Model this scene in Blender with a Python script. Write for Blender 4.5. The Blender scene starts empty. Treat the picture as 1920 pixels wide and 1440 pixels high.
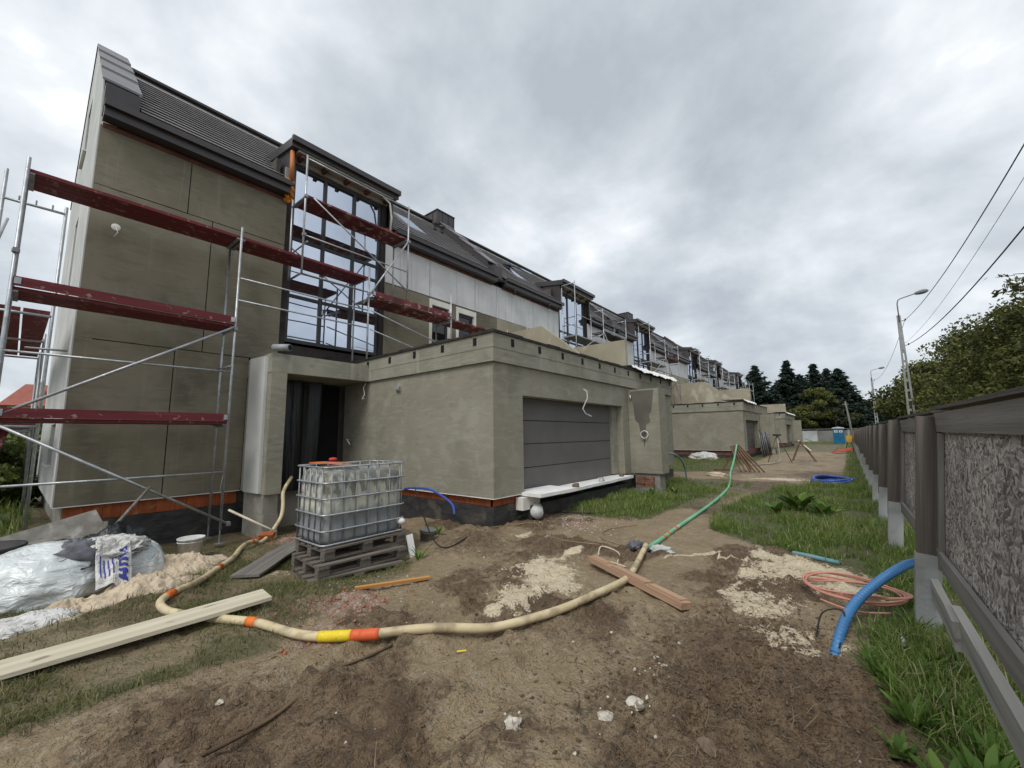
import bpy, math, random
import numpy as np
from mathutils import Vector, Matrix
random.seed(7)
R = math.radians
sc = bpy.context.scene
C = sc.collection

# ------------------------------------------------------------------ camera
cam_d = bpy.data.cameras.new('camera')
cam_d.sensor_width = 36.0
cam_d.lens = 762.52 / 1920 * 36
cam_d.clip_start = 0.05
cam_d.clip_end = 2000
cam = bpy.data.objects.new('camera', cam_d)
C.objects.link(cam)
cam.matrix_world = Matrix(((0.77287582, 0.08898783, 0.62828666, 0),
                           (0.63443111, -0.08861895, -0.7678827, 0),
                           (-0.01265411, 0.99208258, -0.12494809, 1.65),
                           (0, 0, 0, 1)))
sc.camera = cam

# ------------------------------------------------------------------ world: overcast sky
SUN_EL, SUN_AZ = 54.0, 165.0         # degrees; azimuth clockwise from +Y
w = bpy.data.worlds.new('World'); sc.world = w; w.use_nodes = True
nt = w.node_tree; nt.nodes.clear()
def N(tree, t, **kw):
    n = tree.nodes.new(t)
    for k, v in kw.items():
        setattr(n, k, v)
    return n
def L(tree, a, b): tree.links.new(a, b)
out = N(nt, 'ShaderNodeOutputWorld')
bg = N(nt, 'ShaderNodeBackground')
sky = N(nt, 'ShaderNodeTexSky', sky_type='NISHITA')
sky.sun_disc = False
sky.sun_elevation = R(SUN_EL); sky.sun_rotation = R(SUN_AZ)
tc = N(nt, 'ShaderNodeTexCoord')
sep = N(nt, 'ShaderNodeSeparateXYZ'); L(nt, tc.outputs['Generated'], sep.inputs[0])
ab = N(nt, 'ShaderNodeMath', operation='ABSOLUTE'); L(nt, sep.outputs['Z'], ab.inputs[0])
ad = N(nt, 'ShaderNodeMath', operation='ADD'); L(nt, ab.outputs[0], ad.inputs[0]); ad.inputs[1].default_value = 0.50
dv = N(nt, 'ShaderNodeVectorMath', operation='DIVIDE'); L(nt, tc.outputs['Generated'], dv.inputs[0])
cb = N(nt, 'ShaderNodeCombineXYZ')
for i in range(3): L(nt, ad.outputs[0], cb.inputs[i])
L(nt, cb.outputs[0], dv.inputs[1])
mp = N(nt, 'ShaderNodeMapping'); L(nt, dv.outputs[0], mp.inputs['Vector'])
mp.inputs['Location'].default_value = (3.1, 1.7, 0.0)
mp.inputs['Scale'].default_value = (1.0, 1.0, 0.8)
n1 = N(nt, 'ShaderNodeTexNoise'); n1.inputs['Scale'].default_value = 2.6; n1.inputs['Detail'].default_value = 6
n1.inputs['Roughness'].default_value = 0.55; n1.inputs['Distortion'].default_value = 0.15
L(nt, mp.outputs[0], n1.inputs['Vector'])
n2 = N(nt, 'ShaderNodeTexNoise'); n2.inputs['Scale'].default_value = 0.9; n2.inputs['Detail'].default_value = 3
L(nt, mp.outputs[0], n2.inputs['Vector'])
mx = N(nt, 'ShaderNodeMath', operation='MULTIPLY_ADD'); L(nt, n2.outputs['Fac'], mx.inputs[0]); mx.inputs[1].default_value = 0.7
L(nt, n1.outputs['Fac'], mx.inputs[2])
rp = N(nt, 'ShaderNodeValToRGB'); L(nt, mx.outputs[0], rp.inputs[0])
e = rp.color_ramp.elements
e[0].position = 0.63; e[0].color = (0.405, 0.445, 0.49, 1)
e[1].position = 1.08; e[1].color = (0.94, 0.95, 0.965, 1)
m_ = rp.color_ramp.elements.new(0.77); m_.color = (0.53, 0.572, 0.615, 1)
m_ = rp.color_ramp.elements.new(0.87); m_.color = (0.65, 0.69, 0.728, 1)
m_ = rp.color_ramp.elements.new(0.96); m_.color = (0.79, 0.82, 0.848, 1)
# thin places in the cloud let a little blue sky through
skm = N(nt, 'ShaderNodeVectorMath', operation='SCALE'); L(nt, sky.outputs[0], skm.inputs[0]); skm.inputs['Scale'].default_value = 0.1
mixs = N(nt, 'ShaderNodeMixRGB'); mixs.inputs[0].default_value = 0.93
L(nt, skm.outputs[0], mixs.inputs[1]); L(nt, rp.outputs[0], mixs.inputs[2])
L(nt, mixs.outputs[0], bg.inputs['Color']); bg.inputs['Strength'].default_value = 0.88
L(nt, bg.outputs[0], out.inputs['Surface'])

sun_d = bpy.data.lights.new('sun', 'SUN'); sun_d.energy = 1.5; sun_d.angle = R(28); sun_d.color = (1.0, 0.965, 0.92)
sun = bpy.data.objects.new('sun', sun_d); C.objects.link(sun)
az, el = R(SUN_AZ), R(SUN_EL)
sd = Vector((math.sin(az) * math.cos(el), math.cos(az) * math.cos(el), math.sin(el)))
sun.rotation_euler = sd.to_track_quat('Z', 'Y').to_euler(); sun.location = (20, -10, 40)

sc.view_settings.view_transform = 'Standard'; sc.view_settings.look = 'None'
sc.view_settings.exposure = 0.50; sc.view_settings.gamma = 1.0
sc.render.engine = 'CYCLES'; sc.cycles.max_bounces = 4; sc.cycles.adaptive_threshold = 0.02; sc.cycles.transparent_max_bounces = 8

# ------------------------------------------------------------------ mesh helpers
WM = {}
class MB:
    def __init__(s): s.v = []; s.f = []; s.sm = []
    def add(s, vs, fs, smooth=False):
        b = len(s.v); s.v += [tuple(p) for p in vs]
        for f in fs: s.f.append(tuple(i + b for i in f)); s.sm.append(smooth)
        return s
    def box(s, x0, x1, y0, y1, z0, z1):
        if x0 > x1: x0, x1 = x1, x0
        if y0 > y1: y0, y1 = y1, y0
        return s.add([(x0,y0,z0),(x1,y0,z0),(x1,y1,z0),(x0,y1,z0),(x0,y0,z1),(x1,y0,z1),(x1,y1,z1),(x0,y1,z1)],
                     [(0,3,2,1),(4,5,6,7),(0,1,5,4),(1,2,6,5),(2,3,7,6),(3,0,4,7)])
    def prism(s, poly, ext):
        n = len(poly); ext = Vector(ext); p = [Vector(q) for q in poly]
        nrm = Vector((0,0,0))
        for i in range(n): nrm += p[i].cross(p[(i+1) % n])
        if nrm.dot(ext) > 0: p = p[::-1]
        vs = p + [q + ext for q in p]
        fs = [tuple(range(n)), tuple(range(2*n-1, n-1, -1))]
        for i in range(n):
            j = (i+1) % n; fs.append((i, i+n, j+n, j))
        return s.add(vs, fs)
    def beam(s, p0, p1, wd, t, up=(0,0,1)):
        p0, p1 = Vector(p0), Vector(p1); d = (p1-p0).normalized(); up = Vector(up)
        if abs(d.dot(up)) > 0.98: up = Vector((1,0,0))
        a = d.cross(up).normalized(); b = a.cross(d).normalized()
        q = []
        for p in (p0, p1):
            for sa, sb in ((-1,-1),(1,-1),(1,1),(-1,1)): q.append(p + a*sa*wd/2 + b*sb*t/2)
        return s.add(q, [(0,1,2,3),(7,6,5,4),(0,4,5,1),(1,5,6,2),(2,6,7,3),(3,7,4,0)])
    def tube(s, pts, r, n=8, cap=True):
        pts = [Vector(p) for p in pts]; m = len(pts)
        rs = r if isinstance(r, (list, tuple)) else [r]*m
        vs = []; ref = None
        for i, p in enumerate(pts):
            d = (pts[min(i+1, m-1)] - pts[max(i-1, 0)]).normalized()
            if ref is None:
                ref = Vector((0,0,1)) if abs(d.z) < 0.9 else Vector((1,0,0))
            a = d.cross(ref)
            if a.length < 1e-4: a = d.orthogonal()
            a.normalize(); b = a.cross(d).normalized(); ref = b
            for k in range(n):
                t = 2*math.pi*k/n; vs.append(p + (a*math.cos(t) + b*math.sin(t))*rs[i])
        fs = []
        for i in range(m-1):
            for k in range(n):
                j = (k+1) % n; fs.append((i*n+k, i*n+j, (i+1)*n+j, (i+1)*n+k))
        s.add(vs, fs, True)
        if cap:
            b0 = len(s.v) - len(vs)
            s.f.append(tuple(b0+k for k in range(n-1, -1, -1))); s.sm.append(False)
            s.f.append(tuple(b0+(m-1)*n+k for k in range(n))); s.sm.append(False)
        return s
    def lathe(s, prof, c, n=16, axis=None, smooth=True):
        c = Vector(c); vs = []
        ax = Vector(axis).normalized() if axis else Vector((0,0,1))
        a = ax.orthogonal().normalized(); b = ax.cross(a)
        for r, h in prof:
            for k in range(n):
                t = 2*math.pi*k/n; vs.append(c + ax*h + (a*math.cos(t)+b*math.sin(t))*r)
        fs = []
        for i in range(len(prof)-1):
            for k in range(n):
                j = (k+1) % n; fs.append((i*n+k, i*n+j, (i+1)*n+j, (i+1)*n+k))
        return s.add(vs, fs, smooth)
    def build(s, name, mat, parent=None, origin=None):
        W = WM[parent.name].copy() if parent else Matrix.Translation(Vector(origin) if origin else Vector(s.v[0]))
        o0 = W.translation
        me = bpy.data.meshes.new(name)
        inv = W.inverted()
        me.from_pydata([tuple(inv @ Vector(p)) for p in s.v], [], s.f)
        me.polygons.foreach_set('use_smooth', s.sm)
        me.materials.append(M[mat] if isinstance(mat, str) else mat)
        me.update()
        o = bpy.data.objects.new(name, me); C.objects.link(o)
        place(o, W, parent); return o
def place(o, W, parent=None):
    WM[o.name] = W
    if parent:
        o.parent = parent; o.matrix_basis = WM[parent.name].inverted() @ W
    else: o.matrix_basis = W
def tag(o, label=None, cat=None, group=None, kind=None):
    if label: o['label'] = label
    if cat: o['category'] = cat
    if group: o['group'] = group
    if kind: o['kind'] = kind
    return o
def thing(name, label, cat, loc, group=None):
    o = bpy.data.objects.new(name, None); o.empty_display_size = 0.2; C.objects.link(o)
    place(o, Matrix.Translation(Vector(loc))); return tag(o, label, cat, group)
def board(name, p0, p1, wd, t, mat, parent=None, up=(0,0,1), seg=1, warp=0.0, rough=0.0, seed=0):
    """a board with its own local X along its length, so the grain follows it"""
    p0, p1 = Vector(p0), Vector(p1); d = (p1-p0); ln = d.length; d.normalize(); up = Vector(up)
    if abs(d.dot(up)) > 0.98: up = Vector((1,0,0))
    a = up.cross(d).normalized(); b = d.cross(a).normalized()
    W = Matrix(((d.x,a.x,b.x,p0.x),(d.y,a.y,b.y,p0.y),(d.z,a.z,b.z,p0.z),(0,0,0,1)))
    rn = random.Random(seed); vs = []; fs = []
    for i in range(seg+1):
        x = ln*i/seg; zz = warp*math.sin(math.pi*i/seg); j = [rn.uniform(-rough, rough) for _ in range(8)]
        vs += [(x+j[0]*(i in (0,seg)), -wd/2+j[1], zz-t/2), (x+j[2]*(i in (0,seg)), wd/2+j[3], zz-t/2),
               (x+j[2]*(i in (0,seg)), wd/2+j[3], zz+t/2), (x+j[0]*(i in (0,seg)), -wd/2+j[1], zz+t/2)]
    for i in range(seg):
        k = i*4
        for q in range(4): fs.append((k+q, k+(q+1) % 4, k+4+(q+1) % 4, k+4+q))
    fs += [(3,2,1,0), tuple(seg*4+q for q in range(4))]
    fs = [tuple(reversed(f)) for f in fs]
    me = bpy.data.meshes.new(name); me.from_pydata(vs, [], fs); me.materials.append(M[mat]); me.update()
    o = bpy.data.objects.new(name, me); C.objects.link(o); place(o, W, parent); return o
def npmesh(name, verts, faces, mat, parent=None, smooth=False, col=None, origin=(0,0,0)):
    verts = np.asarray(verts, np.float32); faces = np.asarray(faces, np.int32); k = faces.shape[1]
    W = WM[parent.name].copy() if parent else Matrix.Translation(Vector(origin))
    verts = verts - np.array(W.translation, np.float32)
    me = bpy.data.meshes.new(name)
    me.vertices.add(len(verts)); me.vertices.foreach_set('co', verts.ravel())
    me.loops.add(faces.size); me.loops.foreach_set('vertex_index', faces.ravel())
    me.polygons.add(len(faces)); me.polygons.foreach_set('loop_start', np.arange(0, faces.size, k, dtype=np.int32))
    me.polygons.foreach_set('loop_total', np.full(len(faces), k, np.int32))
    if smooth: me.polygons.foreach_set('use_smooth', np.ones(len(faces), bool))
    me.update(calc_edges=True)
    if col is not None:
        a = me.color_attributes.new('tone', 'FLOAT_COLOR', 'POINT'); a.data.foreach_set('color', np.asarray(col, np.float32).ravel())
    me.materials.append(M[mat] if isinstance(mat, str) else mat)
    o = bpy.data.objects.new(name, me); C.objects.link(o); place(o, W, parent); return o
def copy_tree(o, W, parent=None):
    c = o.copy(); C.objects.link(c)
    place(c, W, parent)
    for ch in list(o.children):
        copy_tree(ch, W @ (WM[o.name].inverted() @ WM[ch.name]), c)
    return c

# ------------------------------------------------------------------ numpy noise
_rs = np.random.RandomState(11); _T = _rs.rand(256, 256)
def vnoise(x, y):
    xi = np.floor(x).astype(int); yi = np.floor(y).astype(int); fx = x-xi; fy = y-yi
    fx = fx*fx*fx*(fx*(fx*6-15)+10); fy = fy*fy*fy*(fy*(fy*6-15)+10)
    a = _T[xi & 255, yi & 255]; b = _T[(xi+1) & 255, yi & 255]; c = _T[xi & 255, (yi+1) & 255]; d = _T[(xi+1) & 255, (yi+1) & 255]
    return (a*(1-fx)+b*fx)*(1-fy) + (c*(1-fx)+d*fx)*fy
def fbm(x, y, o=4, g=0.5):
    s = 0; a = 1; t = 0
    for i in range(o):
        s = s + a*vnoise(x*2**i+i*17.3, y*2**i+i*9.1); t += a; a *= g
    return s/t
def ss(a, b, x):
    t = np.clip((x-a)/(b-a), 0, 1); return t*t*(3-2*t)

# ------------------------------------------------------------------ materials
M = {}
def mk(name, c1, c2=None, scale=3.0, rough=0.8, bump=0.0, bscale=20.0, st=(1,1,1), coords='pos', metal=0.0, spec=0.3,
       lay=(), detail=4, bst=None, lo=0.35, hi=0.65, rvar=0.0, coat=0.0, crease=False):
    m = bpy.data.materials.new(name); m.use_nodes = True; t = m.node_tree; b = t.nodes['Principled BSDF']; M[name] = m
    b.inputs['Roughness'].default_value = rough; b.inputs['Metallic'].default_value = metal
    b.inputs['Specular IOR Level'].default_value = spec; b.inputs['Coat Weight'].default_value = coat
    if coords == 'pos': src = N(t, 'ShaderNodeNewGeometry').outputs['Position']
    else: src = N(t, 'ShaderNodeTexCoord').outputs['Object']
    def noise(sc_, stv, dt=detail, loc=(0,0,0), dist=0.0):
        mpn = N(t, 'ShaderNodeMapping'); L(t, src, mpn.inputs['Vector']); mpn.inputs['Scale'].default_value = stv; mpn.inputs['Location'].default_value = loc
        nn = N(t, 'ShaderNodeTexNoise'); nn.inputs['Scale'].default_value = sc_; nn.inputs['Detail'].default_value = dt; nn.inputs['Distortion'].default_value = dist
        L(t, mpn.outputs[0], nn.inputs['Vector']); return nn.outputs['Fac']
    def ramp(f, a, z):
        r = N(t, 'ShaderNodeMapRange', interpolation_type='SMOOTHSTEP'); L(t, f, r.inputs[0]); r.inputs[1].default_value = a; r.inputs[2].default_value = z; return r.outputs[0]
    if c2 is None: c2 = tuple(x*0.8 for x in c1)
    mixc = N(t, 'ShaderNodeMixRGB'); mixc.inputs[1].default_value = (*c1, 1); mixc.inputs[2].default_value = (*c2, 1)
    L(t, ramp(noise(scale, st), lo, hi), mixc.inputs[0]); colr = mixc.outputs[0]
    for i, ly in enumerate(lay):    # (colour, scale, lo, hi, stretch, strength)
        mm = N(t, 'ShaderNodeMixRGB'); L(t, colr, mm.inputs[1]); mm.inputs[2].default_value = (*ly[0], 1)
        f = ramp(noise(ly[1], ly[4], 3, (7.7*(i+1), 3.3*i, 1.9*i), 0.4), ly[2], ly[3])
        q = N(t, 'ShaderNodeMath', operation='MULTIPLY'); L(t, f, q.inputs[0]); q.inputs[1].default_value = ly[5]
        L(t, q.outputs[0], mm.inputs[0]); colr = mm.outputs[0]
    L(t, colr, b.inputs['Base Color'])
    if rvar:
        rr = N(t, 'ShaderNodeMapRange'); L(t, noise(scale*2.3, st), rr.inputs[0]); rr.inputs[3].default_value = rough-rvar; rr.inputs[4].default_value = rough+rvar
        L(t, rr.outputs[0], b.inputs['Roughness'])
    if bump:
        bn = N(t, 'ShaderNodeBump'); bn.inputs['Strength'].default_value = 1.0; bn.inputs['Distance'].default_value = bump
        hn = noise(bscale, bst or st, 3, (2,5,1), 1.2 if crease else 0.0)
        if crease:
            sb = N(t, 'ShaderNodeMath', operation='SUBTRACT'); L(t, hn, sb.inputs[0]); sb.inputs[1].default_value = 0.5
            av = N(t, 'ShaderNodeMath', operation='ABSOLUTE'); L(t, sb.outputs[0], av.inputs[0]); mi_ = N(t, 'ShaderNodeMath', operation='MULTIPLY'); L(t, av.outputs[0], mi_.inputs[0]); mi_.inputs[1].default_value = -4.0; hn = mi_.outputs[0]
        L(t, hn, bn.inputs['Height']); L(t, bn.outputs[0], b.inputs['Normal'])
    return m
# masonry and plaster
drip = (6, 6, 0.35)
mk('plaster_house', (0.238,0.214,0.158), (0.195,0.174,0.126), 0.8, 0.85, 0.004, 34, lay=(((0.255,0.24,0.188),2.2,0.52,0.72,(1,1,1),0.5),((0.095,0.085,0.062),0.75,0.50,0.68,(1,1,0.7),0.65),((0.28,0.265,0.21),1.6,0.60,0.72,drip,0.35),((0.25,0.236,0.185),7,0.53,0.63,(.45,.45,2.4),0.30),((0.13,0.118,0.086),5,0.55,0.66,(.5,.5,2),0.30)), bst=(.6,.6,1.6))
mk('plaster_garage', (0.285,0.270,0.212), (0.236,0.223,0.172), 0.7, 0.86, 0.004, 34, lay=(((0.33,0.32,0.262),2.6,0.52,0.7,(1,1,1),0.5),((0.165,0.158,0.125),1.1,0.56,0.70,(1,1,0.6),0.5),((0.36,0.35,0.29),1.3,0.62,0.74,drip,0.25),((0.335,0.325,0.268),6,0.53,0.63,(.45,.45,2.2),0.32),((0.18,0.172,0.138),5,0.56,0.67,(.6,.6,1.8),0.30)), bst=(.6,.6,1.6))
mk('plaster_cap', (0.30,0.29,0.235), (0.235,0.226,0.178), 1.3, 0.86, 0.004, 34, lay=(((0.16,0.152,0.118),1.4,0.58,0.70,(1,1,2),0.6),((0.40,0.385,0.325),1.3,0.60,0.72,(7,7,0.4),0.45),((0.36,0.345,0.285),6,0.53,0.63,(.45,.45,2.2),0.35)), bst=(.6,.6,1.6))
mk('plaster_damp', (0.135,0.127,0.102), (0.105,0.10,0.083), 2, 0.7, 0.002, 60)
mk('plaster_warm', (0.36,0.325,0.245), (0.29,0.262,0.195), 0.9, 0.88, 0.003, 50, lay=(((0.47,0.44,0.36),1.0,0.58,0.68,(1.2,1.2,0.8),0.7),((0.20,0.18,0.13),1.2,0.62,0.75,drip,0.4)))
mk('plaster_white', (0.70,0.70,0.695), (0.60,0.60,0.598), 1.2, 0.85, 0.002, 40, lay=(((0.36,0.36,0.36),1.5,0.55,0.72,(9,9,0.25),0.55),((0.68,0.68,0.67),2.0,0.55,0.7,(1,1,1),0.5)))
mk('gable_white', (0.60,0.61,0.585), (0.50,0.51,0.49), 0.8, 0.85, 0.003, 40, lay=(((0.42,0.425,0.41),1.3,0.55,0.72,(1,1,1),0.5),))
mk('foam_white', (0.82,0.82,0.80), (0.74,0.74,0.72), 3, 0.8, 0.003, 90, lay=(((0.45,0.42,0.36),4,0.62,0.75,(1,1,1),0.45),))
mk('foam_trim', (0.80,0.79,0.72), (0.70,0.69,0.63), 2, 0.85)
mk('joint_dark', (0.012,0.012,0.012), None, 3, 0.9)
mk('joint_red', (0.20,0.085,0.065), (0.13,0.06,0.05), 4, 0.9)
mk('clay_block', (0.36,0.10,0.036), (0.26,0.07,0.026), 4, 0.85, 0.004, 30, st=(3,3,0.4), lay=(((0.12,0.06,0.035),2.5,0.55,0.75,(1,1,1),0.6),((0.5,0.3,0.2),8,0.62,0.75,(1,1,1),0.35)))
mk('tar', (0.030,0.031,0.033), (0.055,0.053,0.050), 4, 0.55, 0.012, 9, st=(1,1,2.5), lay=(((0.13,0.115,0.09),2.5,0.55,0.72,(1,1,1),0.6),), rvar=0.15)
mk('concrete', (0.34,0.325,0.285), (0.25,0.238,0.205), 3, 0.9, 0.006, 25, lay=(((0.16,0.145,0.115),1.6,0.52,0.7,(1,1,1),0.6),))
mk('concrete_pale', (0.36,0.37,0.36), (0.29,0.30,0.29), 3, 0.9, 0.004, 30, lay=(((0.20,0.20,0.18),3,0.58,0.72,(1,1,0.5),0.5),))
mk('brick_core', (0.20,0.10,0.07), (0.14,0.085,0.065), 2, 0.9, 0.006, 20)
mk('old_brick', (0.23,0.11,0.07), (0.15,0.085,0.06), 6, 0.9, 0.006, 30, lay=(((0.38,0.34,0.29),5,0.6,0.75,(1,1,1),0.5),))
mk('wall_core', (0.10,0.09,0.08), None, 3, 0.9)
# roof and metal
mk('roof_tile', (0.275,0.250,0.248), (0.22,0.198,0.196), 2.2, 0.30, 0.001, 30, spec=0.7, lay=(((0.28,0.26,0.262),7,0.55,0.7,(1,1,1),0.5),))
mk('sheet_dark', (0.052,0.046,0.048), (0.040,0.036,0.038), 1.2, 0.42, 0.002, 3, spec=0.5)
mk('sheet_light', (0.165,0.155,0.162), (0.135,0.127,0.133), 1.5, 0.45, 0.002, 4, spec=0.5)
mk('galv', (0.46,0.48,0.50), (0.34,0.355,0.37), 5, 0.45, 0.0, metal=0.65, spec=0.5, lay=(((0.68,0.68,0.67),14,0.60,0.68,(1,1,1),0.55),((0.22,0.21,0.20),7,0.6,0.75,(1,1,1),0.5)))
mk('galv_dull', (0.30,0.315,0.33), (0.22,0.23,0.245), 5, 0.5, 0.0, metal=0.5, lay=(((0.5,0.49,0.47),9,0.62,0.72,(1,1,1),0.4),))
mk('steel_dark', (0.06,0.06,0.062), None, 4, 0.5, metal=0.5)
mk('door_panel', (0.145,0.138,0.134), (0.130,0.123,0.119), 1.5, 0.5, 0.001, 3, spec=0.4, lay=(((0.155,0.147,0.145),1.2,0.55,0.75,(1,1,1),0.5),))
mk('rail_frame', (0.022,0.023,0.027), (0.03,0.031,0.035), 4, 0.45, spec=0.5)
mk('membrane', (0.022,0.018,0.017), (0.045,0.037,0.034), 3, 0.8, 0.006, 25)
# timber
mk('deck_red', (0.175,0.024,0.030), (0.115,0.018,0.022), 1.6, 0.62, 0.002, 12, st=(0.25,7,7), coords='obj', lay=(((0.26,0.075,0.078),2.2,0.55,0.7,(0.3,8,8),0.5),((0.42,0.36,0.33),11,0.62,0.70,(1,1,1),0.5),((0.07,0.018,0.022),2.5,0.55,0.7,(0.5,3,3),0.5)))
mk('deck_stained', (0.215,0.045,0.045), (0.10,0.025,0.025), 2.0, 0.75, 0.003, 18, coords='obj', lay=(((0.44,0.33,0.29),6,0.57,0.64,(1,1,1),0.6),((0.06,0.025,0.022),3,0.55,0.7,(0.5,3,3),0.6)))
mk('deck_grey', (0.34,0.35,0.36), (0.24,0.25,0.26), 2, 0.55, metal=0.4)
mk('deck_under', (0.085,0.078,0.062), (0.05,0.046,0.038), 2, 0.85)
mk('plank_pale', (0.58,0.525,0.40), (0.47,0.42,0.31), 1.5, 0.85, 0.003, 15, st=(0.3,6,6), coords='obj', lay=(((0.30,0.26,0.19),4,0.57,0.72,(0.5,2,2),0.5),((0.60,0.56,0.45),2.5,0.55,0.7,(0.5,1,1),0.4),((0.15,0.12,0.085),8,0.68,0.74,(0.4,1.5,1),0.7)))
mk('plank_grey', (0.20,0.185,0.165), (0.135,0.122,0.108), 1.6, 0.9, 0.006, 14, st=(0.3,8,8), coords='obj', lay=(((0.30,0.285,0.26),3,0.52,0.68,(0.25,7,7),0.6),))
mk('pallet_wood', (0.165,0.142,0.118), (0.105,0.09,0.076), 2.2, 0.9, 0.006, 16, st=(0.3,6,6), coords='obj', lay=(((0.27,0.245,0.215),4,0.55,0.7,(0.3,6,6),0.6),))
mk('beam_brown', (0.43,0.28,0.185), (0.345,0.22,0.143), 1.8, 0.85, 0.003, 14, st=(0.3,6,6), coords='obj', lay=(((0.17,0.105,0.065),5,0.6,0.75,(0.4,2,2),0.5),))
mk('strip_orange', (0.55,0.27,0.075), (0.42,0.20,0.06), 2, 0.75, 0.002, 15, st=(0.3,6,6), coords='obj')
mk('fence_wood', (0.130,0.114,0.099), (0.084,0.073,0.063), 1.6, 0.9, 0.005, 14, st=(0.25,9,9), coords='obj', lay=(((0.19,0.172,0.152),2.5,0.52,0.68,(0.2,10,10),0.5),((0.03,0.018,0.016),3.5,0.66,0.72,(1,1,1),0.7)))
mk('fence_grey', (0.235,0.220,0.200), (0.165,0.153,0.138), 1.6, 0.9, 0.004, 12, st=(0.25,8,8), coords='obj', lay=(((0.30,0.285,0.26),2.5,0.52,0.68,(0.2,8,8),0.5),((0.06,0.054,0.048),3,0.63,0.74,(0.6,2,2),0.6)))
mk('batten_grey', (0.36,0.345,0.315), (0.26,0.248,0.225), 1.6, 0.9, 0.003, 12, st=(0.25,8,8), coords='obj', lay=(((0.12,0.11,0.10),2.5,0.6,0.74,(0.3,5,5),0.6),))
mk('timber_brown', (0.17,0.105,0.06), (0.11,0.068,0.042), 2, 0.85, 0.003, 14, st=(1,1,1), coords='obj')
mk('rafter', (0.13,0.062,0.035), (0.09,0.045,0.028), 3, 0.8)
mk('soffit', (0.36,0.335,0.29), (0.28,0.26,0.22), 2, 0.9)
# goods
mk('hose_cream', (0.60,0.50,0.31), (0.52,0.425,0.255), 6, 0.5, 0.002, 60, lay=(((0.20,0.15,0.095),5,0.50,0.66,(1,1,1),0.65),((0.68,0.60,0.43),2.2,0.52,0.7,(1,1,1),0.4)), spec=0.4)
mk('hose_green', (0.16,0.46,0.27), (0.13,0.38,0.225), 3, 0.5, lay=(((0.40,0.52,0.36),2.2,0.54,0.7,(1,1,1),0.7),))
mk('tape_orange', (0.72,0.17,0.03), (0.62,0.13,0.03), 8, 0.55, 0.002, 40)
mk('tape_red', (0.68,0.125,0.04), (0.58,0.10,0.035), 8, 0.55, 0.002, 40, lay=(((0.10,0.05,0.03),14,0.64,0.72,(1,1,1),0.6),))
mk('tape_yellow', (0.78,0.60,0.03), (0.70,0.52,0.03), 8, 0.5, 0.002, 40, lay=(((0.06,0.045,0.02),20,0.60,0.66,(1,1,1),0.85),))
mk('pipe_blue', (0.055,0.20,0.43), (0.045,0.155,0.34), 3, 0.45, spec=0.5, lay=(((0.30,0.30,0.27),6,0.62,0.74,(1,1,1),0.5),))
mk('coil_blue', (0.030,0.09,0.42), (0.03,0.075,0.34), 3, 0.45, spec=0.5)
mk('pipe_teal', (0.10,0.27,0.33), (0.16,0.27,0.29), 3, 0.55, lay=(((0.36,0.34,0.28),5,0.56,0.7,(1,1,1),0.5),))
mk('coil_orange', (0.56,0.27,0.20), (0.48,0.22,0.16), 3, 0.5, lay=(((0.62,0.40,0.27),4,0.55,0.7,(1,1,1),0.5),))
mk('cable_black', (0.02,0.02,0.02), None, 4, 0.55)
mk('cord_tan', (0.30,0.21,0.13), (0.22,0.155,0.10), 6, 0.8)
mk('cable_white', (0.68,0.68,0.65), (0.55,0.55,0.52), 6, 0.55)
mk('twine', (0.55,0.46,0.34), (0.45,0.37,0.27), 8, 0.85)
mk('pvc_grey', (0.35,0.36,0.38), (0.28,0.29,0.31), 3, 0.5)
mk('pvc_orange', (0.50,0.17,0.055), (0.40,0.13,0.045), 3, 0.6)
mk('orange_foam', (0.70,0.26,0.03), (0.55,0.19,0.02), 30, 0.8, 0.01, 60)
mk('plastic_black', (0.006,0.007,0.010), (0.010,0.011,0.015), 2, 0.4, 0.015, 5, st=(4,4,0.6), spec=0.5)
mk('tub_black', (0.022,0.022,0.024), (0.05,0.048,0.045), 4, 0.6)
mk('bucket_white', (0.62,0.63,0.61), (0.50,0.51,0.49), 4, 0.5, lay=(((0.35,0.32,0.27),6,0.56,0.7,(1,1,1),0.6),))
mk('bucket_grey', (0.23,0.225,0.20), (0.17,0.165,0.145), 5, 0.7, lay=(((0.40,0.38,0.33),5,0.58,0.7,(1,1,1),0.6),))
mk('mortar', (0.25,0.235,0.205), (0.17,0.16,0.14), 6, 0.9, 0.008, 20, lay=(((0.42,0.41,0.38),5,0.55,0.7,(1,1,1),0.6),))
m = mk('tank_plastic', (0.52,0.525,0.47), (0.42,0.425,0.375), 5, 0.45, 0.004, 8, st=(2,2,.5), lay=(((0.60,0.57,0.43),3,0.5,0.68,(2,2,.6),0.6),((0.68,0.68,0.65),9,0.60,0.70,(1,1,.7),0.7)))
t = m.node_tree; b = t.nodes['Principled BSDF']; src = b.inputs['Base Color'].links[0].from_socket; ps = N(t, 'ShaderNodeNewGeometry').outputs['Position']; sx = N(t, 'ShaderNodeSeparateXYZ'); L(t, ps, sx.inputs[0])
def tn(sc_, st_, d=4):
    a_ = N(t, 'ShaderNodeMapping'); a_.inputs['Scale'].default_value = st_; L(t, ps, a_.inputs[0]); n_ = N(t, 'ShaderNodeTexNoise'); n_.inputs['Scale'].default_value = sc_; n_.inputs['Detail'].default_value = d; L(t, a_.outputs[0], n_.inputs['Vector']); return n_.outputs['Fac']
def tr_(f, a_, z_):
    r = N(t, 'ShaderNodeMapRange', interpolation_type='SMOOTHSTEP'); L(t, f, r.inputs[0]); r.inputs[1].default_value = a_; r.inputs[2].default_value = z_; return r.outputs[0]
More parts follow.
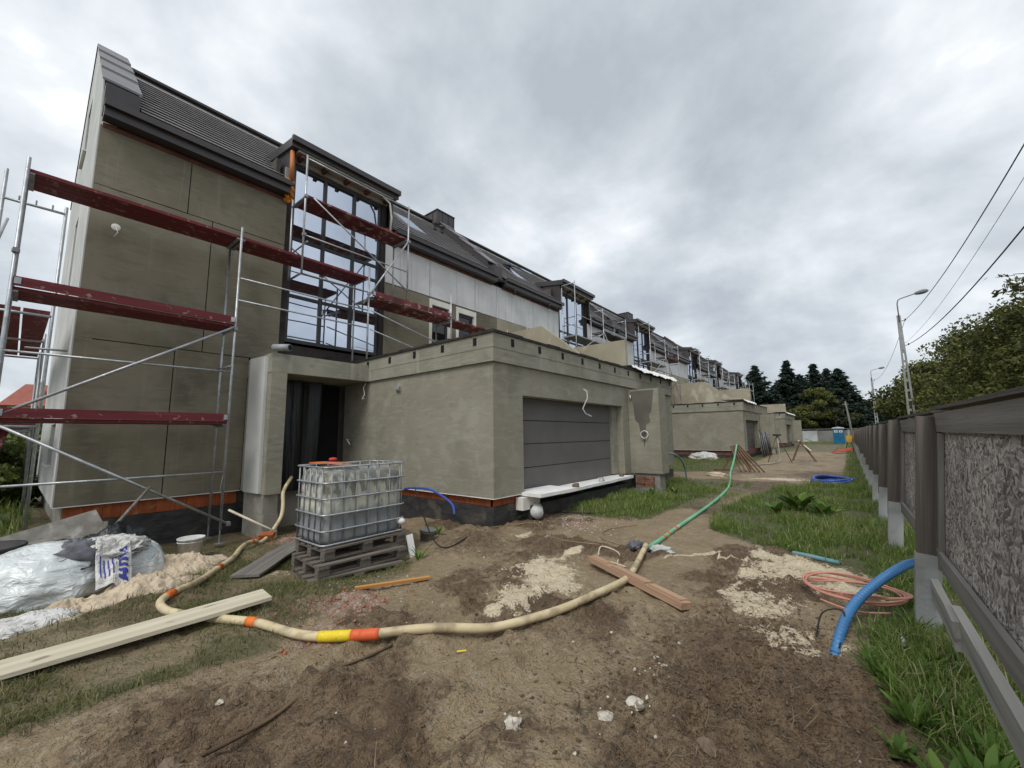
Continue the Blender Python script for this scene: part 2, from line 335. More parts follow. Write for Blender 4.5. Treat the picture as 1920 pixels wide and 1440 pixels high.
def tadd(a_, k, c_):
    q = N(t, 'ShaderNodeMath', operation='MULTIPLY_ADD'); L(t, a_, q.inputs[0]); q.inputs[1].default_value = k; L(t, c_, q.inputs[2]); return q.outputs[0]
lv = tr_(tadd(tn(4, (3, 3, .5)), .35, sx.outputs['Z']), 0.92, 0.80)      # water stands to this level behind the plastic
m1 = N(t, 'ShaderNodeMixRGB'); L(t, lv, m1.inputs[0]); L(t, src, m1.inputs[1]); m1.inputs[2].default_value = (0.215, 0.235, 0.245, 1)
st1 = tr_(tn(7, (3, 3, .25)), .50, .68); q1 = N(t, 'ShaderNodeMath', operation='MULTIPLY'); L(t, st1, q1.inputs[0]); q1.inputs[1].default_value = .55
m2 = N(t, 'ShaderNodeMixRGB'); L(t, q1.outputs[0], m2.inputs[0]); L(t, m1.outputs[0], m2.inputs[1]); m2.inputs[2].default_value = (0.33, 0.33, 0.29, 1)
mo = tr_(tadd(sx.outputs['Z'], .55, tn(14, (1, 1, .35), 5)), .98, 1.10); q2 = N(t, 'ShaderNodeMath', operation='MULTIPLY'); L(t, mo, q2.inputs[0]); q2.inputs[1].default_value = .60
m3 = N(t, 'ShaderNodeMixRGB'); L(t, q2.outputs[0], m3.inputs[0]); L(t, m2.outputs[0], m3.inputs[1]); m3.inputs[2].default_value = (0.045, 0.045, 0.042, 1)
L(t, m3.outputs[0], b.inputs['Base Color'])
mk('bag_plastic', (0.60,0.635,0.635), (0.46,0.50,0.50), 2.5, 0.24, 0.012, 3.6, spec=0.5, st=(1,1,1.6), bst=(1,1.2,2.6), crease=True, lay=(((0.72,0.74,0.74),6,0.52,0.66,(1,2.5,1),0.5),((0.27,0.285,0.28),3.0,0.58,0.72,(1,1,1.5),0.5)), coat=0.1)
mk('sack_paper', (0.66,0.655,0.63), (0.50,0.495,0.465), 4, 0.7, 0.02, 7, crease=True)
mk('print_blue', (0.055,0.06,0.30), None, 4, 0.7)
mk('print_grey', (0.16,0.16,0.17), None, 4, 0.7)
mk('rag_white', (0.60,0.60,0.58), (0.40,0.40,0.39), 7, 0.8, 0.01, 20)
mk('rag_grey', (0.14,0.145,0.16), (0.08,0.085,0.10), 7, 0.8, 0.01, 20)
mk('heap_sand', (0.55,0.455,0.335), (0.45,0.37,0.27), 6, 0.95, 0.018, 22, lay=(((0.32,0.25,0.18),3.5,0.58,0.74,(1,1,1),0.55),))
mk('stone_white', (0.62,0.58,0.51), (0.42,0.385,0.32), 14, 0.9, 0.01, 40, lay=(((0.20,0.15,0.105),20,0.52,0.60,(1,1,1),0.8),))
mk('stone_brown', (0.20,0.15,0.105), (0.14,0.105,0.075), 8, 0.9, 0.01, 30)
mk('glove_red', (0.62,0.035,0.04), (0.5,0.03,0.035), 8, 0.6)
mk('lid_white', (0.70,0.70,0.68), (0.6,0.6,0.58), 8, 0.5)
mk('toilet_blue', (0.018,0.16,0.30), (0.015,0.13,0.25), 2, 0.5)
mk('toilet_white', (0.66,0.68,0.70), None, 2, 0.5)
mk('sign_white', (0.75,0.76,0.78), None, 2, 0.5)
mk('sign_blue', (0.05,0.08,0.22), None, 2, 0.5)
mk('yellow_paint', (0.62,0.38,0.04), None, 3, 0.6)
mk('red_plastic', (0.55,0.09,0.05), (0.45,0.07,0.04), 3, 0.6)
mk('roof_red', (0.33,0.115,0.085), (0.27,0.09,0.066), 2, 0.8, 0.02, 6, st=(1,1,4))
mk('render_cream', (0.62,0.57,0.47), None, 2, 0.9)
mk('garden_wall', (0.46,0.47,0.46), (0.33,0.34,0.335), 0.5, 0.9)
mk('wall_grey', (0.20,0.20,0.185), (0.14,0.14,0.13), 0.5, 0.9)
mk('lamp_grey', (0.20,0.21,0.22), None, 3, 0.5)
mk('wire_grey', (0.09,0.095,0.105), None, 3, 0.6)
mk('bark', (0.085,0.07,0.055), (0.055,0.045,0.036), 3, 0.95, 0.02, 8, st=(2,2,0.4))
mk('rubble_red', (0.34,0.125,0.075), (0.26,0.19,0.15), 9, 0.9)
mk('gravel_pale', (0.50,0.45,0.38), (0.36,0.31,0.25), 11, 0.9)
mk('clod', (0.135,0.093,0.057), (0.088,0.06,0.037), 6, 0.9, 0.01, 30)
mk('twig', (0.24,0.19,0.125), (0.15,0.115,0.075), 7, 0.9)
# strand board: flakes at all angles from stretched voronoi cells
m = mk('strand_board', (0.2,0.185,0.165), None, 3, 0.85); t = m.node_tree; b = t.nodes['Principled BSDF']
tcn = N(t, 'ShaderNodeTexCoord'); cols = None; pri = None
for i, ang in enumerate((12, 48, 85, 118, 152, 175)):
    mp0 = N(t, 'ShaderNodeMapping'); mp0.inputs['Rotation'].default_value = (R(ang), 0, 0); mp0.inputs['Location'].default_value = (0, i*3.7, i*1.9); mp0.inputs['Scale'].default_value = (1, .55, 1)
    L(t, tcn.outputs['Object'], mp0.inputs['Vector'])
    mpn = N(t, 'ShaderNodeMapping'); mpn.inputs['Scale'].default_value = (0.01, 70, 17)
    L(t, mp0.outputs[0], mpn.inputs['Vector'])
    vo = N(t, 'ShaderNodeTexVoronoi'); vo.inputs['Scale'].default_value = 1.0; L(t, mpn.outputs[0], vo.inputs['Vector'])
    sp0 = N(t, 'ShaderNodeSeparateColor'); L(t, vo.outputs['Color'], sp0.inputs[0])
    # each flake has its own rank and shade; edges of flakes fall off in rank so the flakes overlap raggedly
    ds0 = N(t, 'ShaderNodeMath', operation='MULTIPLY_ADD'); L(t, vo.outputs['Distance'], ds0.inputs[0]); ds0.inputs[1].default_value = -0.55; L(t, sp0.outputs[0], ds0.inputs[2])
    if cols is None: cols, pri = sp0.outputs[1], ds0.outputs[0]
    else:
        gt = N(t, 'ShaderNodeMath', operation='GREATER_THAN'); L(t, ds0.outputs[0], gt.inputs[0]); L(t, pri, gt.inputs[1])
        mv = N(t, 'ShaderNodeMix'); L(t, gt.outputs[0], mv.inputs[0]); L(t, cols, mv.inputs[2]); L(t, sp0.outputs[1], mv.inputs[3])
        mxp = N(t, 'ShaderNodeMath', operation='MAXIMUM'); L(t, ds0.outputs[0], mxp.inputs[0]); L(t, pri, mxp.inputs[1]); cols, pri = mv.outputs[0], mxp.outputs[0]
rpn = N(t, 'ShaderNodeValToRGB'); L(t, cols, rpn.inputs[0])
rpn.color_ramp.elements[0].position = 0.05; rpn.color_ramp.elements[0].color = (0.10,0.088,0.08,1)
rpn.color_ramp.elements[1].position = 0.97; rpn.color_ramp.elements[1].color = (0.50,0.465,0.42,1)
q = rpn.color_ramp.elements.new(0.5); q.color = (0.29,0.265,0.238,1)
nz = N(t, 'ShaderNodeTexNoise'); nz.inputs['Scale'].default_value = 2.2; L(t, tcn.outputs['Object'], nz.inputs['Vector'])
mrx = N(t, 'ShaderNodeMapRange'); L(t, nz.outputs['Fac'], mrx.inputs[0]); mrx.inputs[1].default_value = 0.3; mrx.inputs[2].default_value = 0.7; mrx.inputs[3].default_value = 0.75; mrx.inputs[4].default_value = 1.2
vm = N(t, 'ShaderNodeVectorMath', operation='SCALE'); L(t, rpn.outputs[0], vm.inputs[0]); L(t, mrx.outputs[0], vm.inputs['Scale'])
L(t, vm.outputs[0], b.inputs['Base Color'])
bn = N(t, 'ShaderNodeBump'); bn.inputs['Distance'].default_value = 0.006; L(t, pri, bn.inputs['Height']); L(t, bn.outputs[0], b.inputs['Normal'])
# coated window glass
m = bpy.data.materials.new('glass_coated'); m.use_nodes = True; M['glass_coated'] = m; t = m.node_tree; t.nodes.clear()
o_ = N(t, 'ShaderNodeOutputMaterial'); g = N(t, 'ShaderNodeBsdfGlossy'); g.inputs['Color'].default_value = (0.66,0.72,0.83,1); g.inputs['Roughness'].default_value = 0.02
d_ = N(t, 'ShaderNodeBsdfDiffuse'); d_.inputs['Color'].default_value = (0.05,0.055,0.06,1)
mxs = N(t, 'ShaderNodeMixShader'); mxs.inputs[0].default_value = 0.80; L(t, d_.outputs[0], mxs.inputs[1]); L(t, g.outputs[0], mxs.inputs[2]); L(t, mxs.outputs[0], o_.inputs[0])
nn = N(t, 'ShaderNodeTexNoise'); nn.inputs['Scale'].default_value = 1.3; nn.inputs['Detail'].default_value = 1
bn = N(t, 'ShaderNodeBump'); bn.inputs['Distance'].default_value = 0.004; L(t, N(t, 'ShaderNodeNewGeometry').outputs['Position'], nn.inputs['Vector']); L(t, nn.outputs['Fac'], bn.inputs['Height']); L(t, bn.outputs[0], g.inputs['Normal'])
mk('glass_dark', (0.012,0.013,0.015), None, 2, 0.06, spec=0.8)
# leaves and grass: a tone per blade or leaf comes from the mesh
def mkleaf(name, stops, rough=0.6, trans=0.25):
    m = bpy.data.materials.new(name); m.use_nodes = True; M[name] = m; t = m.node_tree; b = t.nodes['Principled BSDF']
    at = N(t, 'ShaderNodeAttribute'); at.attribute_name = 'tone'
    r = N(t, 'ShaderNodeValToRGB'); L(t, at.outputs['Fac'], r.inputs[0])
    els = r.color_ramp.elements
    els[0].position, els[0].color = stops[0][0], (*stops[0][1], 1); els[1].position, els[1].color = stops[-1][0], (*stops[-1][1], 1)
    for p, c in stops[1:-1]: els.new(p).color = (*c, 1)
    L(t, r.outputs[0], b.inputs['Base Color']); b.inputs['Roughness'].default_value = rough; b.inputs['Specular IOR Level'].default_value = 0.25
    tr = N(t, 'ShaderNodeBsdfTranslucent'); L(t, r.outputs[0], tr.inputs[0]); mx_ = N(t, 'ShaderNodeMixShader'); mx_.inputs[0].default_value = trans
    L(t, b.outputs[0], mx_.inputs[1]); L(t, tr.outputs[0], mx_.inputs[2]); L(t, mx_.outputs[0], t.nodes['Material Output'].inputs[0])
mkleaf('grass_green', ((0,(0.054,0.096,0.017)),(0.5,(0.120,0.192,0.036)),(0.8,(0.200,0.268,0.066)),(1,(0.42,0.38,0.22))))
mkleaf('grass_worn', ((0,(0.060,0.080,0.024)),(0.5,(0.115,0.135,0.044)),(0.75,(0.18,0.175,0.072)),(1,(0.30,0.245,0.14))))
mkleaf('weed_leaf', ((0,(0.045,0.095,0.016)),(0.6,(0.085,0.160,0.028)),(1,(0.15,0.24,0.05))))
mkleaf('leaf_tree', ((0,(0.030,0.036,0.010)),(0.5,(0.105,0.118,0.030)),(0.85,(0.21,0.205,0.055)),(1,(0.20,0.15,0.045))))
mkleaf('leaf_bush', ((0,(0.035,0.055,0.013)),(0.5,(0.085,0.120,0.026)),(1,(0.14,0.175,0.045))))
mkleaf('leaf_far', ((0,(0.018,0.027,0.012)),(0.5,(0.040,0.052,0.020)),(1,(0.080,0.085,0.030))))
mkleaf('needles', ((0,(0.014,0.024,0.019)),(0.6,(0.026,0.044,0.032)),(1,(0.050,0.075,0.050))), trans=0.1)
# ground
m = bpy.data.materials.new('ground_mud'); m.use_nodes = True; M['ground_mud'] = m; t = m.node_tree; b = t.nodes['Principled BSDF']
at = N(t, 'ShaderNodeAttribute'); at.attribute_name = 'tone'; sp = N(t, 'ShaderNodeSeparateColor'); L(t, at.outputs['Color'], sp.inputs[0])
pos = N(t, 'ShaderNodeNewGeometry').outputs['Position']
def gn(s, d=4, st=(1,1,1), loc=(0,0,0)):
    a = N(t, 'ShaderNodeMapping'); L(t, pos, a.inputs['Vector']); a.inputs['Scale'].default_value = st; a.inputs['Location'].default_value = loc
    n = N(t, 'ShaderNodeTexNoise'); n.inputs['Scale'].default_value = s; n.inputs['Detail'].default_value = d; n.inputs['Roughness'].default_value = 0.6; L(t, a.outputs[0], n.inputs['Vector']); return n.outputs['Fac']
def gr(f, a, z):
    r = N(t, 'ShaderNodeMapRange', interpolation_type='SMOOTHSTEP'); L(t, f, r.inputs[0]); r.inputs[1].default_value = a; r.inputs[2].default_value = z; return r.outputs[0]
def gm(f, c1, c2):
    mm = N(t, 'ShaderNodeMixRGB')
    if isinstance(f, float): mm.inputs[0].default_value = f
    else: L(t, f, mm.inputs[0])
    for i, c in ((1, c1), (2, c2)):
        if isinstance(c, tuple): mm.inputs[i].default_value = (*c, 1)
        else: L(t, c, mm.inputs[i])
    return mm.outputs[0]
def ga(op, a, bb):
    mm = N(t, 'ShaderNodeMath', operation=op); mm.use_clamp = (op != 'MULTIPLY_ADD')
    for i, c in ((0, a), (1, bb)):
        if isinstance(c, float): mm.inputs[i].default_value = c
        else: L(t, c, mm.inputs[i])
    return mm.outputs[0]
silt = gm(gr(gn(1.3), 0.35, 0.65), (0.315,0.243,0.150), (0.255,0.192,0.114))
silt = gm(gr(gn(9), 0.5, 0.72), silt, (0.345,0.285,0.20))
dark = gm(gr(gn(4), 0.4, 0.65), (0.175,0.122,0.073), (0.110,0.074,0.043))
rf = gr(ga('ADD', ga('MULTIPLY', sp.outputs[2], 0.75), ga('SUBTRACT', gn(14), 0.46)), 0.18, 0.58)
mud = gm(rf, silt, dark)
cv = ga('MULTIPLY', gr(gn(30, 4, st=(1,.55,1)), 0.50, 0.60), gr(ga('ADD', ga('MULTIPLY', sp.outputs[2], 0.9), ga('SUBTRACT', gn(5), 0.38)), 0.22, 0.60))  # dark crevices: wet soil and shade of the hollows, both put into colour
mud = gm(ga('MULTIPLY', cv, 0.60), mud, (0.062,0.044,0.028))
cl_ = ga('MULTIPLY', gr(gn(60, 3, st=(1,.7,1), loc=(9,2,0)), 0.56, 0.64), gr(gn(2.4), 0.40, 0.58))
mud = gm(ga('MULTIPLY', cl_, 0.6), mud, (0.095,0.070,0.045))
hl_ = gr(gn(44, 3, loc=(1,8,0)), 0.60, 0.68); mud = gm(ga('MULTIPLY', hl_, 0.2), mud, (0.37,0.31,0.22))
gsoil = gm(gr(gn(3), 0.4, 0.65), (0.140,0.122,0.066), (0.185,0.150,0.092))
gsoil = gm(gr(gn(26), 0.5, 0.66), gsoil, (0.095,0.100,0.038))
gsoil = gm(ga('MULTIPLY', gr(sp.outputs[1], 0.88, 0.99), 0.8), gsoil, gm(gr(gn(9), 0.4, 0.62), (0.070,0.092,0.028), (0.115,0.105,0.050)))
gf = gr(ga('ADD', sp.outputs[1], ga('SUBTRACT', gn(6), 0.5)), 0.3, 0.7)
mud = gm(gf, mud, gsoil)
sn = ga('MULTIPLY', ga('SUBTRACT', gn(11, 6), 0.30), 1.0); sn2 = gn(48, 4, loc=(3,1,0))
sfx = N(t, 'ShaderNodeMath', operation='MULTIPLY_ADD'); L(t, sn2, sfx.inputs[0]); sfx.inputs[1].default_value = 0.9; L(t, sn, sfx.inputs[2])
sfy = N(t, 'ShaderNodeMath', operation='MULTIPLY_ADD'); L(t, sp.outputs[0], sfy.inputs[0]); sfy.inputs[1].default_value = 1.25; L(t, sfx.outputs[0], sfy.inputs[2])
sf = gr(sfy.outputs[0], 1.36, 1.54)
sand = gm(gr(gn(8), 0.35, 0.65), (0.68,0.585,0.42), (0.57,0.485,0.34))
mud = gm(sf, mud, sand)
alpha_red = gr(ga('ADD', at.outputs['Alpha'], ga('SUBTRACT', gn(22, 4), 0.5)), 0.42, 0.60)
mud = gm(alpha_red, mud, gm(gr(gn(30), 0.45, 0.6), (0.30,0.17,0.115), (0.36,0.31,0.25)))
spk = gr(gn(75, 2), 0.72, 0.75); mud = gm(ga('MULTIPLY', spk, 0.5), mud, (0.55,0.5,0.42))
L(t, mud, b.inputs['Base Color'])
wet = N(t, 'ShaderNodeMapRange'); L(t, gn(2.2), wet.inputs[0]); wet.inputs[1].default_value = 0.35; wet.inputs[2].default_value = 0.65; wet.inputs[3].default_value = 0.42; wet.inputs[4].default_value = 0.85
L(t, wet.outputs[0], b.inputs['Roughness']); b.inputs['Specular IOR Level'].default_value = 0.3
crk = N(t, 'ShaderNodeTexVoronoi', feature='DISTANCE_TO_EDGE'); crk.inputs['Scale'].default_value = 3.2
a_ = N(t, 'ShaderNodeVectorMath', operation='ADD'); nv = N(t, 'ShaderNodeTexNoise'); nv.inputs['Scale'].default_value = 4; L(t, pos, nv.inputs['Vector'])
vs_ = N(t, 'ShaderNodeVectorMath', operation='SCALE'); L(t, nv.outputs['Color'], vs_.inputs[0]); vs_.inputs['Scale'].default_value = 0.45; L(t, pos, a_.inputs[0]); L(t, vs_.outputs[0], a_.inputs[1]); L(t, a_.outputs[0], crk.inputs['Vector'])
cr = gr(crk.outputs['Distance'], 0.0, 0.018)
crm = ga('MULTIPLY', ga('SUBTRACT', 1.0, cr), gr(gn(1.1, 2, loc=(4,4,0)), 0.58, 0.66))
b1 = N(t, 'ShaderNodeBump'); b1.inputs['Distance'].default_value = 0.06; L(t, gn(13, 5), b1.inputs['Height'])
b2 = N(t, 'ShaderNodeBump'); b2.inputs['Distance'].default_value = 0.022; L(t, gn(55, 3), b2.inputs['Height']); L(t, b1.outputs[0], b2.inputs['Normal'])
b3 = N(t, 'ShaderNodeBump'); b3.inputs['Distance'].default_value = 0.02; b3.invert = True; L(t, crm, b3.inputs['Height']); L(t, b2.outputs[0], b3.inputs['Normal'])
L(t, b3.outputs[0], b.inputs['Normal'])

# ------------------------------------------------------------------ ground
def blob(x, y, cx, cy, rx, ry, rot=0.0):
    c, s = math.cos(rot), math.sin(rot); dx, dy = x-cx, y-cy
    u = (dx*c+dy*s)/rx; v = (-dx*s+dy*c)/ry
    return np.clip(1.25-np.sqrt(u*u+v*v)*0.75, 0, 1)
def seg(x, y, a, b_, wd):
    ax, ay = a; bx, by = b_; t_ = np.clip(((x-ax)*(bx-ax)+(y-ay)*(by-ay))/((bx-ax)**2+(by-ay)**2), 0, 1)
    d = np.hypot(x-ax-t_*(bx-ax), y-ay-t_*(by-ay)); return np.clip(1.2-d/wd*0.7, 0, 1)
def sand_mask(x, y):
    wx = (fbm(x*2.3+40, y*2.3, 4)-.5)*.55; wy = (fbm(x*2.3+80, y*2.3+9, 4)-.5)*.55; nr = np.exp(-np.maximum(y-8, 0)/3); x, y = x+wx*nr, y+wy*nr
    m_ = 0*x
    for p in ((-2.85,4.12,.50,.55,.3,1),(-3.2,4.5,.22,.34,.6,.95),(-3.02,4.95,.16,.3,0,.9),(-2.78,3.45,.4,.5,0,.8),(-2.72,3.02,.1,.16,0,.85),
              (-.42,6.0,.60,.55,.2,1),(-.85,6.35,.45,.35,-.4,.9),(-.2,5.6,.36,.36,0,.9),(-.95,5.5,.42,.55,0,.76),(-.82,4.75,.42,.6,0,.72),(-.62,4.1,.40,.42,0,.70),(-.32,3.98,.3,.3,0,.68),
              (-4.4,5.45,.16,.22,0,.75),(-3.9,5.62,.12,.18,0,.7),(-3.65,5.3,.3,.05,0,.5),
              (-2.0,17.1,1.5,.7,.1,.80),(-3.2,18.6,.9,.9,0,.6),(-1.9,20.5,1.2,1.6,0,.45),(-2.3,26,1.4,3,0,.5),(-2.2,36,1.5,5,0,.5),
              (-7.0,1.5,.55,.6,.3,.95),(-6.2,.75,.3,.6,.5,.9),(-5.8,2.35,.25,.4,0,.6),(-4.85,.95,.12,.25,.6,.6),(-5.0,.62,.1,.2,.5,.72)):
        m_ = np.maximum(m_, blob(x, y, *p[:5])*p[5])
    for a, b_ in (((-2.0,5.58),(-1.66,6.05)), ((-1.66,6.05),(-1.3,5.95)), ((-1.3,5.95),(-1.1,5.9))): m_ = np.maximum(m_, seg(x, y, a, b_, .05)*.9)
    return m_
def grass_mask(x, y):
    bx = np.interp(y, [0,2.6,3.7,4.5,5.2,6.2,6.6,7.1,7.8,9,12,13.5,15,16.3,19,24,60], [.35,.22,.02,-.08,-.05,.0,-.55,-1.25,-2.0,-2.25,-2.2,-2.0,-1.5,-.5,-.35,-.25,-.2])
    A = ss(-.18, .18, x-bx)
    Bm = ss(7.2, 8.2, y)*ss(-2.9, -3.4, x)*(1-ss(15.2, 16.2, y)) + 0.55*ss(9, 10, y)*ss(-1.8,-2.6,x)*(1-ss(14.5,15.5,y))
    Bf = ss(18.0, 20.0, y)*ss(-3.9, -4.6, x) + ss(38, 42, y)*0.6 + ss(64, 68, y)
    cx = np.interp(y, [-3,.1,.8,1.5,2.6,3.2,4,5.5], [-3.75,-3.7,-3.6,-3.5,-4.0,-4.1,-5.0,-5.4])
    Cm = ss(.1, -.35, x-cx)*(0.55+0.45*ss(.42, .62, fbm(x*1.6+3, y*1.6, 3)))*(1-ss(4.2, 5.2, y))
    far = ss(-11.2, -12.5, x)*ss(1.5, 0.2, y) + ss(-1.5, -3, y)
    return np.clip(np.maximum.reduce([A, Bm, Bf, Cm*.86, far]), 0, 1)
def rough_mask(x, y):
    r = ss(.44, .66, fbm(x*.9+5, y*.9+2, 4))
    r = np.maximum(r, blob(x, y, -.55, 2.9, .75, 1.3, .2)*1.1)
    r = np.maximum(r, blob(x, y, -2.6, .9, 1.0, .5, .3)*0.8)
    r = r*(1-.75*blob(x, y, -1.9, 2.6, .8, .8)) 
    r = np.maximum(r, .55*blob(x, y, -4.6, 4.6, .8, .6)); r = r*(1-.6*ss(15, 18, y))
    r = np.maximum(r, blob(x, y, -.9, 19.5, .9, 1.6)*.9)
    return np.clip(r, 0, 1.1)
_bp = random.Random(21)
PRINTS = [(_bp.uniform(-3.6, -.6), _bp.uniform(1.2, 5.2), _bp.uniform(-.7, .7)) for _ in range(46)]
def gz(x, y):
    x = np.asarray(x, float); y = np.asarray(y, float)
    z = -0.36*ss(-7.0, -9.6, x)*ss(.4, 2.2, y)*(1-ss(8, 14, y)) - .06*ss(-5,-6,x)
    z = z + 0.10*ss(-9.6, -11.5, x)*(1-ss(.2, 1.6, y))
    near = np.exp(-np.maximum(np.hypot(x+2, y-3)-9, 0)/9)
    rg = rough_mask(x, y); g = grass_mask(x, y); s = sand_mask(x, y)
    z = z + (fbm(x*.55, y*.55, 3)-.5)*.10
    z = z + near*((fbm(x*2.1+9, y*2.1, 4)-.5)*(.06+.06*rg) + (1-np.abs(fbm(x*5+3, y*5, 3)*2-1)**.7)*.060*rg*(1-.6*g) + (fbm(x*11, y*11, 3)-.5)*(.026+.085*rg)*(1-.5*g))
    for c0, k, dpt in ((-3.35,.16,.045),(-2.1,.10,.035),(-3.0,.22,.03)):
        d = x-(c0+k*y+.12*np.sin(y*1.3)); z = z - dpt*np.exp(-(d/.11)**2)*(1-ss(3.2, 5, y))*(1-g)+ dpt*.6*np.exp(-((np.abs(d)-.2)/.07)**2)*(1-ss(3.2, 5, y))*(1-g)
    u_ = x-.16*y; rid = 1-np.abs(fbm(u_*7+31, y*1.1, 3)*2-1); z = z + near*(rid-.6)*.055*(1-g)*ss(3.4, 2.2, y)*ss(-1.6, -2.4, x)*(.5+.7*rg)
    for px_, py_, pa_ in PRINTS:
        sel = (np.abs(x-px_) < .3) & (np.abs(y-py_) < .3)
        if not sel.any(): continue
        dx, dy = x[sel]-px_, y[sel]-py_; c_, s_ = math.cos(pa_), math.sin(pa_); uu = (dx*c_+dy*s_)/.058; vv = (-dx*s_+dy*c_)/.145; dd = (np.abs(uu)**3+np.abs(vv)**3)**(1/3)
        z[sel] += (-.028*ss(1.05, .8, dd)*(1+.35*np.sin(vv*14)) + .014*np.exp(-((dd-1.22)/.16)**2))*(1-g[sel])
    z = z + .06*np.clip(s-.3, 0, 1)*(.3+.9*fbm(x*6, y*6, 3))
    z = z + .17*np.exp(-((x+4.75)/.42)**2-((y-5.0)/.35)**2) + .10*np.exp(-((x+3.9)/.5)**2-((y-6.1)/.3)**2)
    z = z - .17*np.exp(-((x+5.45)/.8)**2-((y-3.1)/.85)**2)
    z = z - .12*np.exp(-((x+.25)/.13)**2-((y-4.1)/.13)**2) + .05*np.exp(-((x+.05)/.25)**2-((y-3.75)/.25)**2)
    return z
def axis(a, b_, d, lim):
    c = list(np.arange(a, b_, d)); s = d; v = c[0]; lo = []
    while v > -lim: s *= 1.07; v -= s; lo.append(v)
    s = d; v = c[-1]; hi = []
    while v < lim: s *= 1.07; v += s; hi.append(v)
    return np.array(lo[::-1]+c+hi)
gx = axis(-7.6, 0.8, .026, 420); gy = axis(0.0, 7.8, .026, 420)
GX, GY = np.meshgrid(gx, gy, indexing='ij'); fx, fy = GX.ravel(), GY.ravel()
V = np.stack([fx, fy, gz(fx, fy)], 1)
GZ = V[:, 2].reshape(len(gx), len(gy))
def gzs(x, y):
    """ground height read from the built sheet"""
    i = min(max(int(np.searchsorted(gx, x))-1, 0), len(gx)-2); j = min(max(int(np.searchsorted(gy, y))-1, 0), len(gy)-2)
    u = (x-gx[i])/(gx[i+1]-gx[i]); v = (y-gy[j])/(gy[j+1]-gy[j])
    return float((GZ[i, j]*(1-u)+GZ[i+1, j]*u)*(1-v)+(GZ[i, j+1]*(1-u)+GZ[i+1, j+1]*u)*v)
ni, nj = len(gx), len(gy); idx = np.arange(ni*nj).reshape(ni, nj)
Fq = np.stack([idx[:-1,:-1], idx[1:,:-1], idx[1:,1:], idx[:-1,1:]], -1).reshape(-1, 4)
red = np.maximum.reduce([blob(fx, fy, -4.05, 2.2, .55, .35, .5)*.75, blob(fx, fy, -7.4, 3.4, .7, .5)*.95, blob(fx, fy, -3.55, 1.75, .4, .3)*.6, blob(fx, fy, -4.0, 6.6, .7, .6)*.55, blob(fx, fy, -4.3, 7.2, .4, .3)*.7])
col = np.stack([sand_mask(fx, fy), grass_mask(fx, fy), rough_mask(fx, fy), red], 1)
g_ = npmesh('ground', V, Fq, 'ground_mud', smooth=True, col=col); tag(g_, kind='structure', label='muddy building site ground with spilled sand and worn grass')

# ------------------------------------------------------------------ row houses
HX = -10.7; RX = -14.45; RZ = 11.72; EX = -10.42; EZ = 8.08      # facade, ridge, eave
SL = (RZ-EZ)/(EX-RX)
def roofz(x): return EZ+(EX-x)*SL
def wallcells(mb, x0, x1, y0, y1, z0, z1, holes, along='y'):
    """a wall with openings cut out, as butted blocks"""
    cs = sorted({z0, z1, *[h[2] for h in holes], *[h[3] for h in holes]})
    for a, b_ in zip(cs[:-1], cs[1:]):
        if b_-a < 1e-4 or a < z0-1e-6 or b_ > z1+1e-6: continue
        lo, hi = (y0, y1) if along == 'y' else (x0, x1)
        hs = sorted([h for h in holes if h[2] <= a+1e-5 and h[3] >= b_-1e-5]); c = lo
        for h in hs:
            if h[0] > c+1e-4: mb.box(*((x0, x1, c, h[0]) if along == 'y' else (c, h[0], y0, y1)), a, b_)
            c = h[1]
        if hi > c+1e-4: mb.box(*((x0, x1, c, hi) if along == 'y' else (c, hi, y0, y1)), a, b_)
    return mb
def big_window(root, y0, y1, z0, z1, rows, near):
    x = HX-.10
    wn = MB(); wn.box(x-.05, x+.03, y0, y0+.07, z0, z1).box(x-.05, x+.03, y1-.07, y1, z0, z1).box(x-.05, x+.03, y0+.07, y1-.07, z1-.10, z1).box(x-.05, x+.03, y0+.07, y1-.07, z0, z0+.09)
    wo = wn.build('window', 'rail_frame', root)
    w3 = (y1-y0)/3
    for i in (1, 2):
        MB().box(x-.045, x+.025, y0+w3*i-.045, y0+w3*i+.045, z0+.09, z1-.10).build('mullion', 'rail_frame', wo)
    for c in range(3):
        a = y0+w3*c+(.07 if c == 0 else .045); b_ = y0+w3*(c+1)-(.07 if c == 2 else .045)
        for zt in rows[1:-1]: MB().box(x-.042, x+.022, a, b_, zt-.04, zt+.04).build('transom', 'rail_frame', wo)
        for r0, r1 in zip(rows[:-1], rows[1:]):
            p = MB(); zz0 = r0+.04 if r0 > z0+.2 else z0+.09; zz1 = r1-.04 if r1 < z1-.2 else z1-.10
            tl = random.uniform(-.004, .004); t2 = random.uniform(-.004, .004)
            p.add([(x-.012, a, zz0), (x-.012+tl, b_, zz0), (x-.012+tl+t2, b_, zz1), (x-.012+t2, a, zz1)], [(0,1,2,3)])
            p.build('pane', 'glass_coated', wo)
    return wo
def courses(root, segs_fn, n, near):
    """tile courses, each lapped over the one below"""
    for i in range(n):
        xa = EX+(RX-EX)*i/n; xb = EX+(RX-EX)*(i+1)/n
        for a, b_ in segs_fn((xa+xb)/2):
            m_ = MB(); za, zb = roofz(xa), roofz(xb)
            xo = xa+.035; zo = za-.035*SL
            m_.prism([(xo, a, zo+.016), (xo, a, zo+.042), (xb-.04, a, zb+.004), (xb-.04, a, zb-.012)], (0, b_-a, 0))
            m_.build('tile_course', 'roof_tile', root)
